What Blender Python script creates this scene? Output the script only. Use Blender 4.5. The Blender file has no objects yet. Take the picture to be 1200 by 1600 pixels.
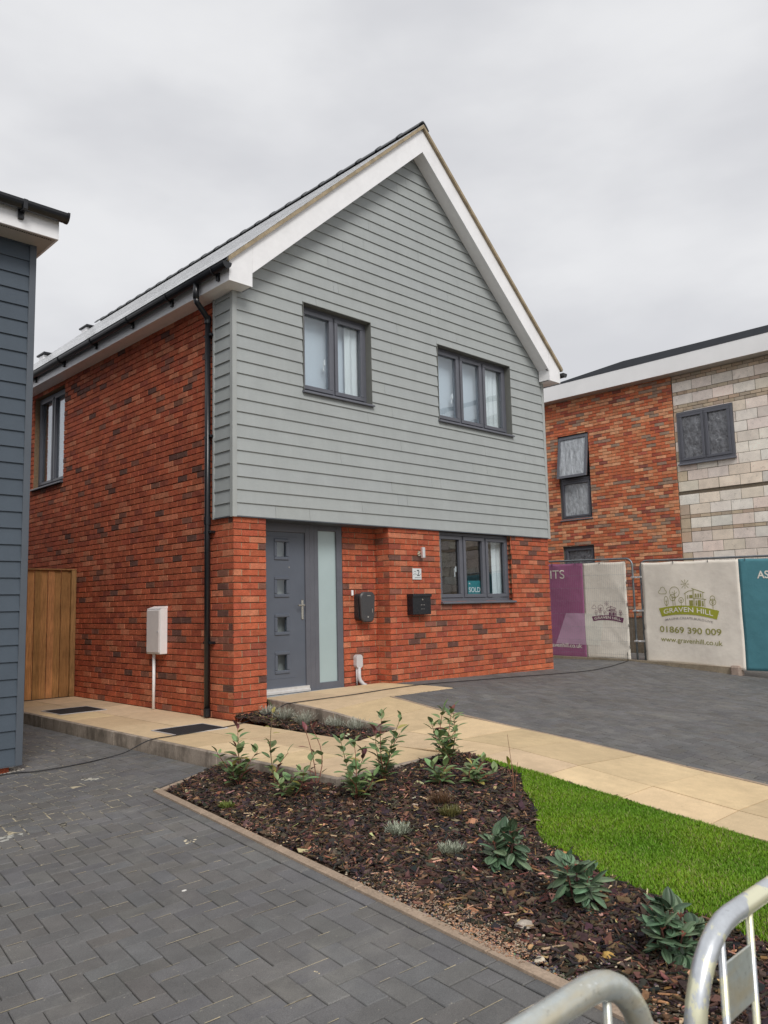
import bpy, bmesh, math, random
import numpy as np
from mathutils import Matrix, Vector
random.seed(7)
scene = bpy.context.scene
COL = scene.collection

# ------------------------------------------------------------------ camera
CX, CY, CZ = -4.98136, -7.50754, 1.21259
YAW, PITCH, ROLL, FPX = 0.773925, 0.11649, -0.023878, 1242.863
f_ = np.array([math.sin(YAW)*math.cos(PITCH), math.cos(YAW)*math.cos(PITCH), math.sin(PITCH)])
r0_ = np.array([math.cos(YAW), -math.sin(YAW), 0.0]); u0_ = np.cross(r0_, f_)
r_ = math.cos(ROLL)*r0_+math.sin(ROLL)*u0_; u_ = -math.sin(ROLL)*r0_+math.cos(ROLL)*u0_
cam = bpy.data.objects.new('camera', bpy.data.cameras.new('camera'))
COL.objects.link(cam)
cam.matrix_world = Matrix(((r_[0], u_[0], -f_[0], CX), (r_[1], u_[1], -f_[1], CY), (r_[2], u_[2], -f_[2], CZ), (0, 0, 0, 1)))
cam.data.sensor_fit = 'VERTICAL'; cam.data.sensor_height = 36.0; cam.data.lens = FPX/1600*36
cam.data.clip_start = 0.05; cam.data.clip_end = 900
cam.data.dof.use_dof = True; cam.data.dof.focus_distance = 10.0; cam.data.dof.aperture_fstop = 9.0
scene.camera = cam

# ------------------------------------------------------------------ world + sun + exposure
SUN_EL, SUN_AZ = math.radians(42), math.radians(205)     # azimuth clockwise from +Y
world = bpy.data.worlds.new('World'); scene.world = world; world.use_nodes = True
wn = world.node_tree.nodes; wl = world.node_tree.links; wn.clear()
w_out = wn.new('ShaderNodeOutputWorld'); w_bg = wn.new('ShaderNodeBackground'); w_bg.inputs[1].default_value = 0.1
w_sky = wn.new('ShaderNodeTexSky'); w_sky.sky_type = 'NISHITA'; w_sky.sun_disc = False
w_sky.sun_elevation = SUN_EL; w_sky.sun_rotation = SUN_AZ; w_sky.dust_density = 4
w_tc = wn.new('ShaderNodeTexCoord'); w_map = wn.new('ShaderNodeMapping'); w_map.inputs['Scale'].default_value = (1.2, 1.2, 3.0)
w_n = wn.new('ShaderNodeTexNoise'); w_n.inputs['Scale'].default_value = 2.1; w_n.inputs['Detail'].default_value = 5; w_n.inputs['Roughness'].default_value = .5
w_r = wn.new('ShaderNodeValToRGB'); w_r.color_ramp.interpolation = 'EASE'
w_r.color_ramp.elements[0].position = 0.33; w_r.color_ramp.elements[0].color = (.595, .600, .625, 1)
w_r.color_ramp.elements[1].position = 0.68; w_r.color_ramp.elements[1].color = (.735, .738, .752, 1)
w_mul = wn.new('ShaderNodeVectorMath'); w_mul.operation = 'SCALE'; w_mul.inputs['Scale'].default_value = 8.95
w_mix = wn.new('ShaderNodeMix'); w_mix.data_type = 'RGBA'; w_mix.inputs[0].default_value = 0.96
wl.new(w_tc.outputs['Generated'], w_map.inputs[0]); wl.new(w_map.outputs[0], w_n.inputs['Vector'])
wl.new(w_n.outputs['Fac'], w_r.inputs[0]); wl.new(w_r.outputs[0], w_mul.inputs[0])
wl.new(w_sky.outputs[0], w_mix.inputs[6]); wl.new(w_mul.outputs[0], w_mix.inputs[7])
wl.new(w_mix.outputs[2], w_bg.inputs[0]); wl.new(w_bg.outputs[0], w_out.inputs[0])
sun = bpy.data.objects.new('sun', bpy.data.lights.new('sun', 'SUN')); COL.objects.link(sun)
sun.data.energy = 1.5; sun.data.angle = math.radians(24); sun.data.color = (1, .965, .92)
sd = Vector((math.sin(SUN_AZ)*math.cos(SUN_EL), math.cos(SUN_AZ)*math.cos(SUN_EL), math.sin(SUN_EL)))
sun.rotation_euler = sd.to_track_quat('Z', 'Y').to_euler(); sun.location = (0, -10, 15)
scene.view_settings.view_transform = 'Standard'; scene.view_settings.look = 'None'
scene.view_settings.exposure = 0.36; scene.view_settings.gamma = 1.0

# ------------------------------------------------------------------ helpers
def tag(o, label=None, cat=None, group=None, kind=None):
    if label: o['label'] = label
    if cat: o['category'] = cat
    if group: o['group'] = group
    if kind: o['kind'] = kind
    return o
def empty(name, loc, label, cat, group=None):
    o = bpy.data.objects.new(name, None); COL.objects.link(o); o.location = loc; o.empty_display_size = .2
    return tag(o, label, cat, group)
def lerp(a, b, t): return a+(b-a)*t

class MB:
    """collects faces and links them as one mesh object"""
    def __init__(s): s.v = []; s.f = []; s.m = []; s.c = []
    def poly(s, pts, mi=0, col=(1, 1, 1)):
        n = len(s.v); s.v.extend([tuple(p) for p in pts]); s.f.append(tuple(range(n, n+len(pts)))); s.m.append(mi); s.c.append(col)
    def mesh(s, vs, fs, mi=0, col=(1, 1, 1)):
        n = len(s.v); s.v.extend([tuple(p) for p in vs])
        for f in fs: s.f.append(tuple(n+i for i in f)); s.m.append(mi); s.c.append(col)
    def box(s, a, b, mi=0, col=(1, 1, 1), T=None):
        x0, y0, z0 = a; x1, y1, z1 = b
        v = [(x0, y0, z0), (x1, y0, z0), (x1, y1, z0), (x0, y1, z0), (x0, y0, z1), (x1, y0, z1), (x1, y1, z1), (x0, y1, z1)]
        if T: v = [T(*p) for p in v]
        s.mesh(v, [(0, 3, 2, 1), (4, 5, 6, 7), (0, 1, 5, 4), (1, 2, 6, 5), (2, 3, 7, 6), (3, 0, 4, 7)], mi, col)
    def cbox(s, a, b, c=.003, mi=0, col=(1, 1, 1), T=None):
        """box with chamfered edges"""
        x0, y0, z0 = a; x1, y1, z1 = b; vs = []; fs = []
        def P(ix, iy, iz, ax):
            p = [x1 if ix else x0, y1 if iy else y0, z1 if iz else z0]; sg = [(-1 if ix else 1), (-1 if iy else 1), (-1 if iz else 1)]
            for k in range(3):
                if k != ax: p[k] += sg[k]*c
            return tuple(p)
        idx = {}
        for ix in (0, 1):
            for iy in (0, 1):
                for iz in (0, 1):
                    for ax in range(3): idx[ix, iy, iz, ax] = len(vs); vs.append(P(ix, iy, iz, ax))
        I = idx
        for s_ in (0, 1):
            fs.append((I[s_, 0, 0, 0], I[s_, 1, 0, 0], I[s_, 1, 1, 0], I[s_, 0, 1, 0]))
            fs.append((I[0, s_, 0, 1], I[1, s_, 0, 1], I[1, s_, 1, 1], I[0, s_, 1, 1]))
            fs.append((I[0, 0, s_, 2], I[1, 0, s_, 2], I[1, 1, s_, 2], I[0, 1, s_, 2]))
        for a_ in (0, 1):
            for b_ in (0, 1):
                fs.append((I[a_, b_, 0, 0], I[a_, b_, 1, 0], I[a_, b_, 1, 1], I[a_, b_, 0, 1]))
                fs.append((I[a_, 0, b_, 0], I[a_, 1, b_, 0], I[a_, 1, b_, 2], I[a_, 0, b_, 2]))
                fs.append((I[0, a_, b_, 1], I[1, a_, b_, 1], I[1, a_, b_, 2], I[0, a_, b_, 2]))
        for ix in (0, 1):
            for iy in (0, 1):
                for iz in (0, 1): fs.append(tuple(I[ix, iy, iz, k] for k in range(3)))
        if T: vs = [T(*p) for p in vs]
        s.mesh(vs, fs, mi, col)
    def tube(s, pts, r, n=8, mi=0, col=(1, 1, 1), cap=True):
        pts = [Vector(p) for p in pts]; m = len(pts)
        rs = r if isinstance(r, (list, tuple)) else [r]*m
        base = len(s.v); up = Vector((0, 0, 1)); prev = None
        for i, p in enumerate(pts):
            d = (pts[min(i+1, m-1)]-pts[max(i-1, 0)]).normalized()
            if prev is None:
                a = d.cross(up); a = d.cross(Vector((1, 0, 0))) if a.length < .05 else a
            else: a = prev-d*prev.dot(d)
            a.normalize(); prev = a; b = d.cross(a)
            for k in range(n):
                t = 2*math.pi*k/n; s.v.append(tuple(p+(a*math.cos(t)+b*math.sin(t))*rs[i]))
        for i in range(m-1):
            for k in range(n):
                s.f.append((base+i*n+k, base+i*n+(k+1) % n, base+(i+1)*n+(k+1) % n, base+(i+1)*n+k)); s.m.append(mi); s.c.append(col)
        if cap:
            s.f.append(tuple(base+k for k in range(n))); s.m.append(mi); s.c.append(col)
            s.f.append(tuple(base+(m-1)*n+k for k in reversed(range(n)))); s.m.append(mi); s.c.append(col)
    def prism(s, pts, vec, mi=0, col=(1, 1, 1)):
        n = len(pts); b = [tuple(Vector(p)+Vector(vec)) for p in pts]
        s.mesh(list(pts)+b, [tuple(range(n)), tuple(range(2*n-1, n-1, -1))]+[(i, (i+1) % n, n+(i+1) % n, n+i) for i in range(n)], mi, col)
    def build(s, name, mats, parent=None, smooth=False, recalc=True):
        me = bpy.data.meshes.new(name); me.from_pydata(s.v, [], s.f)
        mats = mats if isinstance(mats, (list, tuple)) else [mats]
        for m in mats: me.materials.append(m)
        me.polygons.foreach_set('material_index', s.m)
        ca = me.color_attributes.new('Col', 'BYTE_COLOR', 'CORNER')
        cc = np.ones((len(me.loops), 4), dtype=np.float32); k = 0
        tot = np.array([len(f) for f in s.f]); cc[:, :3] = np.repeat(np.array(s.c, dtype=np.float32), tot, axis=0)
        ca.data.foreach_set('color', cc.ravel())
        if recalc and len(s.f) < 20000:
            bm = bmesh.new(); bm.from_mesh(me); bmesh.ops.recalc_face_normals(bm, faces=bm.faces); bm.to_mesh(me); bm.free()
        if smooth: me.polygons.foreach_set('use_smooth', [True]*len(me.polygons))
        me.update()
        o = bpy.data.objects.new(name, me); COL.objects.link(o)
        if parent is not None:
            o.parent = parent
            w = Vector((0, 0, 0)); q = parent
            while q is not None: w += q.location; q = q.parent
            o.matrix_parent_inverse = Matrix.Identity(4)
            me.transform(Matrix.Translation(-w))
        return o

# ------------------------------------------------------------------ materials
def mat(name, color=(.5, .5, .5), rough=.6, metal=0, attr=0, noise=None, bump=None, spec=.5, coat=0, ramp=None):
    """attr: multiply by Col attribute; noise: (scale, amount[, detail]) lightness variation; bump: (scale, strength, dist)"""
    m = bpy.data.materials.new(name); m.use_nodes = True; nt = m.node_tree; N = nt.nodes; L = nt.links
    b = N['Principled BSDF']; b.inputs['Roughness'].default_value = rough; b.inputs['Metallic'].default_value = metal
    b.inputs['Specular IOR Level'].default_value = spec; b.inputs['Coat Weight'].default_value = coat
    tc = N.new('ShaderNodeTexCoord'); cur = None
    rgb = N.new('ShaderNodeRGB'); rgb.outputs[0].default_value = (*color, 1); cur = rgb.outputs[0]
    if attr:
        a = N.new('ShaderNodeAttribute'); a.attribute_name = 'Col'; mx = N.new('ShaderNodeMix'); mx.data_type = 'RGBA'; mx.blend_type = 'MULTIPLY'
        mx.inputs[0].default_value = 1; L.new(cur, mx.inputs[6]); L.new(a.outputs['Color'], mx.inputs[7]); cur = mx.outputs[2]
    for nz in ([noise] if noise and not isinstance(noise, list) else (noise or [])):
        n = N.new('ShaderNodeTexNoise'); n.inputs['Scale'].default_value = nz[0]; n.inputs['Detail'].default_value = nz[2] if len(nz) > 2 else 6
        n.inputs['Roughness'].default_value = .6
        if len(nz) > 3:
            mp = N.new('ShaderNodeMapping'); mp.inputs['Scale'].default_value = nz[3]; L.new(tc.outputs['Object'], mp.inputs[0]); L.new(mp.outputs[0], n.inputs['Vector'])
        else: L.new(tc.outputs['Object'], n.inputs['Vector'])
        mr = N.new('ShaderNodeMapRange'); mr.inputs[1].default_value = .3; mr.inputs[2].default_value = .7
        mr.inputs[3].default_value = 1-nz[1]; mr.inputs[4].default_value = 1+nz[1]; L.new(n.outputs['Fac'], mr.inputs[0])
        sc = N.new('ShaderNodeVectorMath'); sc.operation = 'SCALE'; L.new(cur, sc.inputs[0]); L.new(mr.outputs[0], sc.inputs['Scale']); cur = sc.outputs[0]
    L.new(cur, b.inputs['Base Color'])
    if bump:
        n = N.new('ShaderNodeTexNoise'); n.inputs['Scale'].default_value = bump[0]; n.inputs['Detail'].default_value = 6
        if len(bump) > 3:
            mp = N.new('ShaderNodeMapping'); mp.inputs['Scale'].default_value = bump[3]; L.new(tc.outputs['Object'], mp.inputs[0]); L.new(mp.outputs[0], n.inputs['Vector'])
        else: L.new(tc.outputs['Object'], n.inputs['Vector'])
        bp = N.new('ShaderNodeBump'); bp.inputs['Strength'].default_value = bump[1]; bp.inputs['Distance'].default_value = bump[2]
        L.new(n.outputs['Fac'], bp.inputs['Height']); L.new(bp.outputs[0], b.inputs['Normal'])
    m['cur'] = 0
    return m
def overlay(m, color, scale, lo, hi, amount=1.0, detail=8, mp_scale=None, dist=0.0):
    """mix a second colour in blotches (stains, flaking, lichen)"""
    nt = m.node_tree; N = nt.nodes; L = nt.links; b = N['Principled BSDF']
    src = b.inputs['Base Color'].links[0].from_socket
    tc = N.new('ShaderNodeTexCoord'); n = N.new('ShaderNodeTexNoise'); n.inputs['Scale'].default_value = scale; n.inputs['Detail'].default_value = detail; n.inputs['Distortion'].default_value = dist
    n.inputs['Roughness'].default_value = .65
    if mp_scale:
        mp = N.new('ShaderNodeMapping'); mp.inputs['Scale'].default_value = mp_scale; L.new(tc.outputs['Object'], mp.inputs[0]); L.new(mp.outputs[0], n.inputs['Vector'])
    else: L.new(tc.outputs['Object'], n.inputs['Vector'])
    mr = N.new('ShaderNodeMapRange'); mr.inputs[1].default_value = lo; mr.inputs[2].default_value = hi; mr.inputs[3].default_value = 0; mr.inputs[4].default_value = amount
    L.new(n.outputs['Fac'], mr.inputs[0]); mx = N.new('ShaderNodeMix'); mx.data_type = 'RGBA'; mx.inputs[7].default_value = (*color, 1)
    L.new(mr.outputs[0], mx.inputs[0]); L.new(src, mx.inputs[6]); L.new(mx.outputs[2], b.inputs['Base Color'])
    return m
M = {}
M['brick'] = mat('brick', (1, 1, 1), .88, attr=1, noise=[(9, .22), (70, .30, 4)], bump=(120, .7, .004), spec=.2)
overlay(M['brick'], (.70, .36, .21), 15, .58, .78, .40, mp_scale=(1, 1, 2.6))
overlay(M['brick'], (.13, .055, .042), 13, .60, .72, .55, mp_scale=(1, 1, 1.8))
M['mortar'] = mat('mortar', (.38, .285, .185), .95, noise=(30, .2), bump=(200, .5, .002), spec=.1)
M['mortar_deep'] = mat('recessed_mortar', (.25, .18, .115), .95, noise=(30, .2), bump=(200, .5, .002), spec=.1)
M['block_stone'] = mat('pale_blockwork', (1, 1, 1), .95, attr=1, noise=[(5, .12), (180, .22, 3)], bump=(220, .8, .003), spec=.1)
overlay(M['block_stone'], (.20, .165, .12), 11, .60, .72, .55)
M['dmortar'] = mat('dark_mortar', (.17, .14, .105), .95, noise=(30, .25), bump=(200, .5, .002), spec=.1)
def board_mat(name, c):
    return mat(name, c, .62, attr=1, noise=[(3, .05), (5, .025, 5, (2.5, 2.5, .35)), (60, .07, 4, (1, 1, 9))], bump=(45, .35, .0025, (1.2, 1.2, 14)), spec=.35)
M['clad'] = board_mat('grey_boards', (.370, .395, .392))
M['clad_dark'] = board_mat('slate_blue_boards', (.072, .093, .118))
M['trim'] = mat('grey_trim', (.38, .40, .39), .5, noise=(4, .06))
M['trim_dark'] = mat('dark_trim', (.085, .10, .12), .5, noise=(4, .06))
M['reveal'] = mat('reveal_board', (.17, .175, .16), .5, noise=(6, .08))
M['white'] = mat('white_upvc', (.89, .89, .90), .35, noise=[(2.5, .04), (14, .03)], spec=.5)
overlay(M['white'], (.62, .59, .54), 3.0, .62, .85, .22, mp_scale=(1, 1, .35))
M['black'] = mat('black_upvc', (.012, .013, .016), .28, noise=(8, .2))
M['slate'] = mat('roof_slate', (1, 1, 1), .24, attr=1, noise=[(6, .1), (50, .12)], spec=1.0, coat=.5)
M['ridge'] = mat('ridge_tile', (.10, .105, .11), .5, noise=(12, .2), bump=(80, .4, .003))
M['cement'] = mat('verge_undercloak', (.36, .29, .19), .9, noise=[(7, .3), (60, .15)], bump=(90, .5, .003))
M['frame'] = mat('anthracite_frame', (.115, .12, .142), .38, noise=(5, .08), spec=.5)
M['door'] = mat('anthracite_door', (.10, .115, .145), .42, noise=(5, .06), bump=(38, .3, .002, (5, 5, .5)))
M['chrome'] = mat('brushed_steel', (.62, .58, .5), .25, 1)
M['alu'] = mat('mill_aluminium', (.78, .79, .8), .35, .6, noise=(20, .1))
M['gasket'] = mat('black_gasket', (.01, .01, .012), .5)
M['grey_render'] = mat('grey_membrane', (.42, .45, .47), .6, noise=(9, .15))
M['galv'] = mat('galvanised_steel', (.60, .63, .66), .34, .6, noise=[(4, .06), (60, .08)], bump=(50, .15, .002))
overlay(M['galv'], (.30, .31, .31), 90, .60, .70, .5)
overlay(M['galv'], (.88, .86, .62), 9, .535, .55, .97, mp_scale=(1, 1, .45), dist=.6)
M['galv_rust'] = mat('weathered_galvanised_tube', (.56, .60, .58), .36, .55, noise=[(4, .08), (70, .10)], bump=(50, .2, .002))
overlay(M['galv_rust'], (.60, .50, .30), 10, .50, .62, .6, mp_scale=(.25, 1, 1))
overlay(M['galv_rust'], (.85, .86, .84), 60, .60, .66, .6)
overlay(M['galv_rust'], (.26, .25, .21), 75, .60, .68, .6)
M['fence_tube'] = mat('fence_tube', (.24, .27, .29), .45, .6, noise=(20, .2))
M['meter'] = mat('meter_cabinet_plastic', (.78, .72, .70), .45, noise=(6, .05))
M['meter_lit'] = mat('lit_meter_plastic', (.88, .86, .85), .4, noise=(6, .04))  # cabinet body, paler than its door: light from the front put into the colour
M['timber'] = mat('treated_pine', (1, 1, 1), .75, attr=1, noise=[(2.5, .22), (16, .40, 8, (8, 1, .35))], bump=(18, .4, .003, (1, 9, .6)), spec=.25)
overlay(M['timber'], (.10, .045, .018), 7, .67, .72, .8)
M['slab'] = mat('buff_paving', (1, 1, 1), .85, attr=1, noise=[(1.6, .10), (9, .07), (220, .16, 3)], bump=(160, .4, .002), spec=.25)
overlay(M['slab'], (.34, .26, .16), 1.7, .50, .78, .42)
overlay(M['slab'], (.22, .17, .12), 34, .66, .72, .5)
M['joint_sand'] = mat('pale_joint_sand', (.20, .155, .10), .95, noise=(40, .3))
M['kerb'] = mat('concrete_kerb', (.36, .30, .245), .9, noise=[(4, .18), (60, .15)], bump=(90, .5, .003), spec=.2)
overlay(M['kerb'], (.11, .09, .07), 7, .47, .66, .75, mp_scale=(1, 1, .5))
overlay(M['kerb'], (.55, .50, .43), 9, .60, .68, .5, mp_scale=(1, 1, .4))
M['edging'] = mat('concrete_edging', (.36, .275, .205), .9, noise=[(6, .18), (70, .2)], bump=(90, .5, .003), spec=.2)
M['paver'] = mat('charcoal_block_paving', (1, 1, 1), .72, attr=1, noise=[(1.1, .13), (7, .12), (260, .30, 3)], bump=(200, .5, .002), spec=.35)
overlay(M['paver'], (.34, .325, .285), 2.3, .56, .84, .40)
overlay(M['paver'], (.45, .41, .33), 48, .665, .71, .8)
M['sand'] = mat('jointing_sand', (.060, .056, .050), .95, noise=(25, .3))
overlay(M['sand'], (.38, .34, .25), 31, .505, .56, .85)
overlay(M['sand'], (.50, .43, .29), 6, .52, .58, .95)
M['soil'] = mat('bark_soil', (.075, .050, .036), .95, noise=[(12, .4), (90, .5)], bump=(60, 1, .02), spec=.1)
overlay(M['soil'], (.20, .13, .08), 4.5, .55, .72, .55)
M['bark'] = mat('bark_chips', (1, 1, 1), .85, attr=1, noise=(60, .3), spec=.2)
M['turf'] = mat('turf_base', (.035, .06, .012), .95, noise=(20, .4), spec=.1)
M['grass'] = mat('grass_blades', (1, 1, 1), .55, attr=1, spec=.25)
M['leaf'] = mat('leaves', (1, 1, 1), .42, attr=1, noise=(40, .15), spec=.45)
M['stem'] = mat('stems', (1, 1, 1), .7, attr=1)
M['stone'] = mat('pebbles', (1, 1, 1), .8, attr=1, noise=(60, .25), bump=(60, .4, .003))
M['cable'] = mat('black_cable', (.02, .02, .022), .6)
M['grit'] = mat('black_grit', (.016, .016, .018), .8, noise=(160, .7, 2), bump=(150, 1, .006))
M['gravel'] = mat('pale_gravel', (1, 1, 1), .9, attr=1)
M['ground'] = mat('road_asphalt', (.075, .073, .070), .9, noise=[(.4, .15), (90, .3)], bump=(120, .5, .004))
M['fascia_w'] = mat('white_fascia_metal', (.92, .92, .92), .4, noise=(1.5, .04))
M['fascia_d'] = mat('dark_roof_edge', (.04, .045, .055), .45, noise=(3, .1))
M['soffit'] = mat('soffit_board', (.46, .43, .39), .6, noise=(3, .06))
M['concrete'] = mat('rough_concrete', (.30, .25, .18), .95, noise=[(2.5, .2), (25, .2)], bump=(50, .6, .006))
overlay(M['concrete'], (.16, .125, .085), 4, .5, .7, .6)
M['concrete_pink'] = mat('pinkish_concrete', (.36, .28, .23), .95, noise=[(8, .2)], bump=(50, .6, .006))
M['interior'] = mat('interior_wall', (.50, .50, .47), .9)
M['interior_dark'] = mat('interior_dark', (.07, .068, .062), .9)
M['curtain'] = mat('pale_blind', (.70, .75, .82), .85, noise=(3, .03))
M['curtain_w'] = mat('white_curtain', (.86, .88, .88), .85, noise=[(2, .04)], bump=(30, .5, .01, (6, 6, .15)))
M['frosted'] = mat('frosted_glass', (.40, .50, .51), .16, noise=(.8, .08), spec=.6)
M['film'] = mat('plastic_film', (.13, .135, .15), .12, noise=[(9, .35, 5, (1, 1.5, .7))], bump=(5, .7, .08, (1, 1.8, .9)), spec=1.0)
overlay(M['film'], (.55, .57, .6), 8, .58, .66, .30, dist=1.5)
M['film_pale'] = mat('pale_plastic_film', (.40, .43, .46), .2, noise=[(8, .3, 5, (1, 1.5, .5))], bump=(8, 1.0, .05, (1, 1.8, .6)), spec=.8)
M['teal'] = mat('teal_sign', (.03, .23, .25), .5)
M['white_sign'] = mat('white_lettering', (.85, .85, .85), .6)
M['charger'] = mat('charger_black', (.03, .031, .034), .38, noise=(10, .1))
M['charger_face'] = mat('charger_graphite', (.055, .055, .058), .42, noise=(10, .1))
M['postbox'] = mat('postbox_black', (.012, .014, .018), .25, noise=(10, .1))
M['grey_plastic'] = mat('pale_grey_plastic', (.55, .54, .55), .45)
M['sign_plate'] = mat('pale_sign_plate', (.66, .68, .68), .35, noise=(30, .08))
M['dark_letter'] = mat('dark_lettering', (.05, .06, .07), .6)
def cloth(name, c, tr=.15):
    m = mat(name, c, .65, noise=[(1.2, .05), (5, .04)], bump=(2.2, .5, .05), spec=.3)
    return m
M['ban_white'] = cloth('banner_offwhite', (.93, .87, .77))
M['ban_purple'] = cloth('banner_purple', (.38, .13, .26))
M['ban_lilac'] = cloth('banner_lilac', (.64, .40, .56))
M['ban_pale'] = cloth('banner_paler_patch', (.93, .90, .80))
M['ban_teal'] = cloth('banner_teal', (.10, .29, .345))
M['ink_green'] = mat('ink_green', (.40, .42, .045), .7)
M['ink_olive'] = mat('ink_olive', (.33, .32, .09), .7)
M['ink_grey'] = mat('ink_grey', (.33, .31, .29), .7)
M['ink_purple'] = mat('ink_purple', (.19, .055, .12), .7)
M['plank'] = mat('orange_plank', (.52, .25, .09), .8, noise=(8, .2))
# window glass: clear with a fresnel reflection
def glass(name, tint=(.92, .95, .96), refl=1.0):
    m = bpy.data.materials.new(name); m.use_nodes = True; N = m.node_tree.nodes; L = m.node_tree.links; N.clear()
    o = N.new('ShaderNodeOutputMaterial'); mx = N.new('ShaderNodeMixShader'); t = N.new('ShaderNodeBsdfTransparent'); g = N.new('ShaderNodeBsdfGlossy')
    t.inputs[0].default_value = (*tint, 1); g.inputs['Roughness'].default_value = .015; g.inputs[0].default_value = (.95, .97, 1, 1)
    fr = N.new('ShaderNodeLayerWeight'); fr.inputs[0].default_value = .5
    pw = N.new('ShaderNodeMath'); pw.operation = 'POWER'; pw.inputs[1].default_value = 3.2; L.new(fr.outputs['Facing'], pw.inputs[0])
    k = N.new('ShaderNodeMath'); k.operation = 'MULTIPLY_ADD'; k.inputs[1].default_value = .75*refl; k.inputs[2].default_value = .06*refl; k.use_clamp = True
    n = N.new('ShaderNodeTexNoise'); n.inputs['Scale'].default_value = 1.6; bp = N.new('ShaderNodeBump'); bp.inputs['Strength'].default_value = .06; bp.inputs['Distance'].default_value = .04
    tc = N.new('ShaderNodeTexCoord'); L.new(tc.outputs['Object'], n.inputs['Vector']); L.new(n.outputs['Fac'], bp.inputs['Height']); L.new(bp.outputs[0], g.inputs['Normal'])
    L.new(pw.outputs[0], k.inputs[0]); L.new(k.outputs[0], mx.inputs[0]); L.new(t.outputs[0], mx.inputs[1]); L.new(g.outputs[0], mx.inputs[2]); L.new(mx.outputs[0], o.inputs[0])
    return m
M['glass'] = glass('window_glass')
M['glass_side'] = glass('landing_window_glass', (.85, .88, .9), 1.3)

# ------------------------------------------------------------------ ground heights
def it(y, ps):
    return float(np.interp(y, [p[0] for p in ps], [p[1] for p in ps]))
ZL = [(-9, -.35), (-5.6, -.23), (-4.0, -.04), (-3.3, .03), (-2.6, .03), (-1.95, .045), (-1.53, .076), (-1.14, .12), (-.6, .16), (0, .18)]
ZR = [(-9, -.40), (-5.07, -.215), (-4.03, -.10), (-3.2, -.02), (-2.4, .045), (-1.9, .09), (-1.1, .195), (-.9, .205), (0, .20)]
def HL(x, y): return -.12+.05*(max(x, -9)+1.2)
def xe(y): return -1.85+(y+1.78)*.1315
def HP(x, y):
    a = it(y, ZL); b = it(y, ZR); s = min(max((x-.45)/.95, 0), 1); z = a+(b-a)*s
    if x < .45 and y > -3.2: z *= lerp(1, max(x, 0)/.45, min(max((y+3.2)/.6, 0), 1))
    if x > 2.4:
        lin = .2+.08*min(y, 0); k = min((x-2.4)/2.4, 1); z = z*(1-k)+lin*k
        z -= .020*(x-2.4)
    return z
def HB(x, y):
    e = xe(y); s = min(max((x-e)/(-.05-e), 0), 1); a = HL(e, y)+.005; b = it(y, ZL)-.012
    m = .035*math.sin(math.pi*s)*(.6+.4*math.sin(x*3.1+y*2.3))
    return a+(b-a)*s+m
def proj(p):
    d = np.array(p)-np.array([CX, CY, CZ]); w = d @ f_
    if w < .15: return None
    return 600+FPX*(d @ r_)/w, 800-FPX*(d @ u_)/w
def seen(p, m=90):
    q = proj(p); return q is not None and -m < q[0] < 1200+m and -m < q[1] < 1600+2*m

def clip(poly, hp):
    """clip a 2D polygon by half planes (a,b,c): a*x+b*y<=c"""
    for a, b, c in hp:
        out = []
        for i in range(len(poly)):
            p, q = poly[i], poly[(i+1) % len(poly)]; dp = a*p[0]+b*p[1]-c; dq = a*q[0]+b*q[1]-c
            if dp <= 0: out.append(p)
            if (dp < 0 < dq) or (dq < 0 < dp):
                t = dp/(dp-dq); out.append((p[0]+(q[0]-p[0])*t, p[1]+(q[1]-p[1])*t))
        poly = out
        if len(poly) < 3: return None
    return poly
def area(p): return abs(sum(p[i][0]*p[(i+1) % len(p)][1]-p[(i+1) % len(p)][0]*p[i][1] for i in range(len(p))))/2
def tile(mb, poly, H, inset=.0042, drop=.0035, depth=.03, mi=0, col=(1, 1, 1), lift=0, tilt=(0, 0)):
    cx = sum(p[0] for p in poly)/len(poly); cy = sum(p[1] for p in poly)/len(poly); n = len(poly)
    top = []; mid = []; bot = []
    for x, y in poly:
        d = math.hypot(x-cx, y-cy) or 1; k = max(0, 1-inset*1.4/d); xi, yi = cx+(x-cx)*k, cy+(y-cy)*k
        z = H(x, y)+lift+tilt[0]*(x-cx)+tilt[1]*(y-cy); top.append((xi, yi, z)); mid.append((x, y, z-drop)); bot.append((x, y, z-depth))
    mb.mesh(top+mid+bot, [tuple(range(n))]+[(i, (i+1) % n, n+(i+1) % n, n+i) for i in range(n)]+[(n+i, n+(i+1) % n, 2*n+(i+1) % n, 2*n+i) for i in range(n)], mi, col)
def sheet(mb, poly, H, off, step=.25, mi=0, hole=None):
    """height-following grid clipped to a convex polygon"""
    xs = [p[0] for p in poly]; ys = [p[1] for p in poly]; hp = []
    sg = sum(poly[i][0]*poly[(i+1) % len(poly)][1]-poly[(i+1) % len(poly)][0]*poly[i][1] for i in range(len(poly)))
    pp = poly if sg > 0 else poly[::-1]
    for i in range(len(pp)):
        (x0, y0), (x1, y1) = pp[i], pp[(i+1) % len(pp)]; a, b = (y1-y0), -(x1-x0); hp.append((a, b, a*x0+b*y0))
    x = math.floor(min(xs)/step)*step
    while x < max(xs):
        y = math.floor(min(ys)/step)*step
        while y < max(ys):
            c = clip([(x, y), (x+step, y), (x+step, y+step), (x, y+step)], hp)
            if c: mb.poly([(px, py, H(px, py)+off) for px, py in c], mi)
            y += step
        x += step
    return hp
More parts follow.
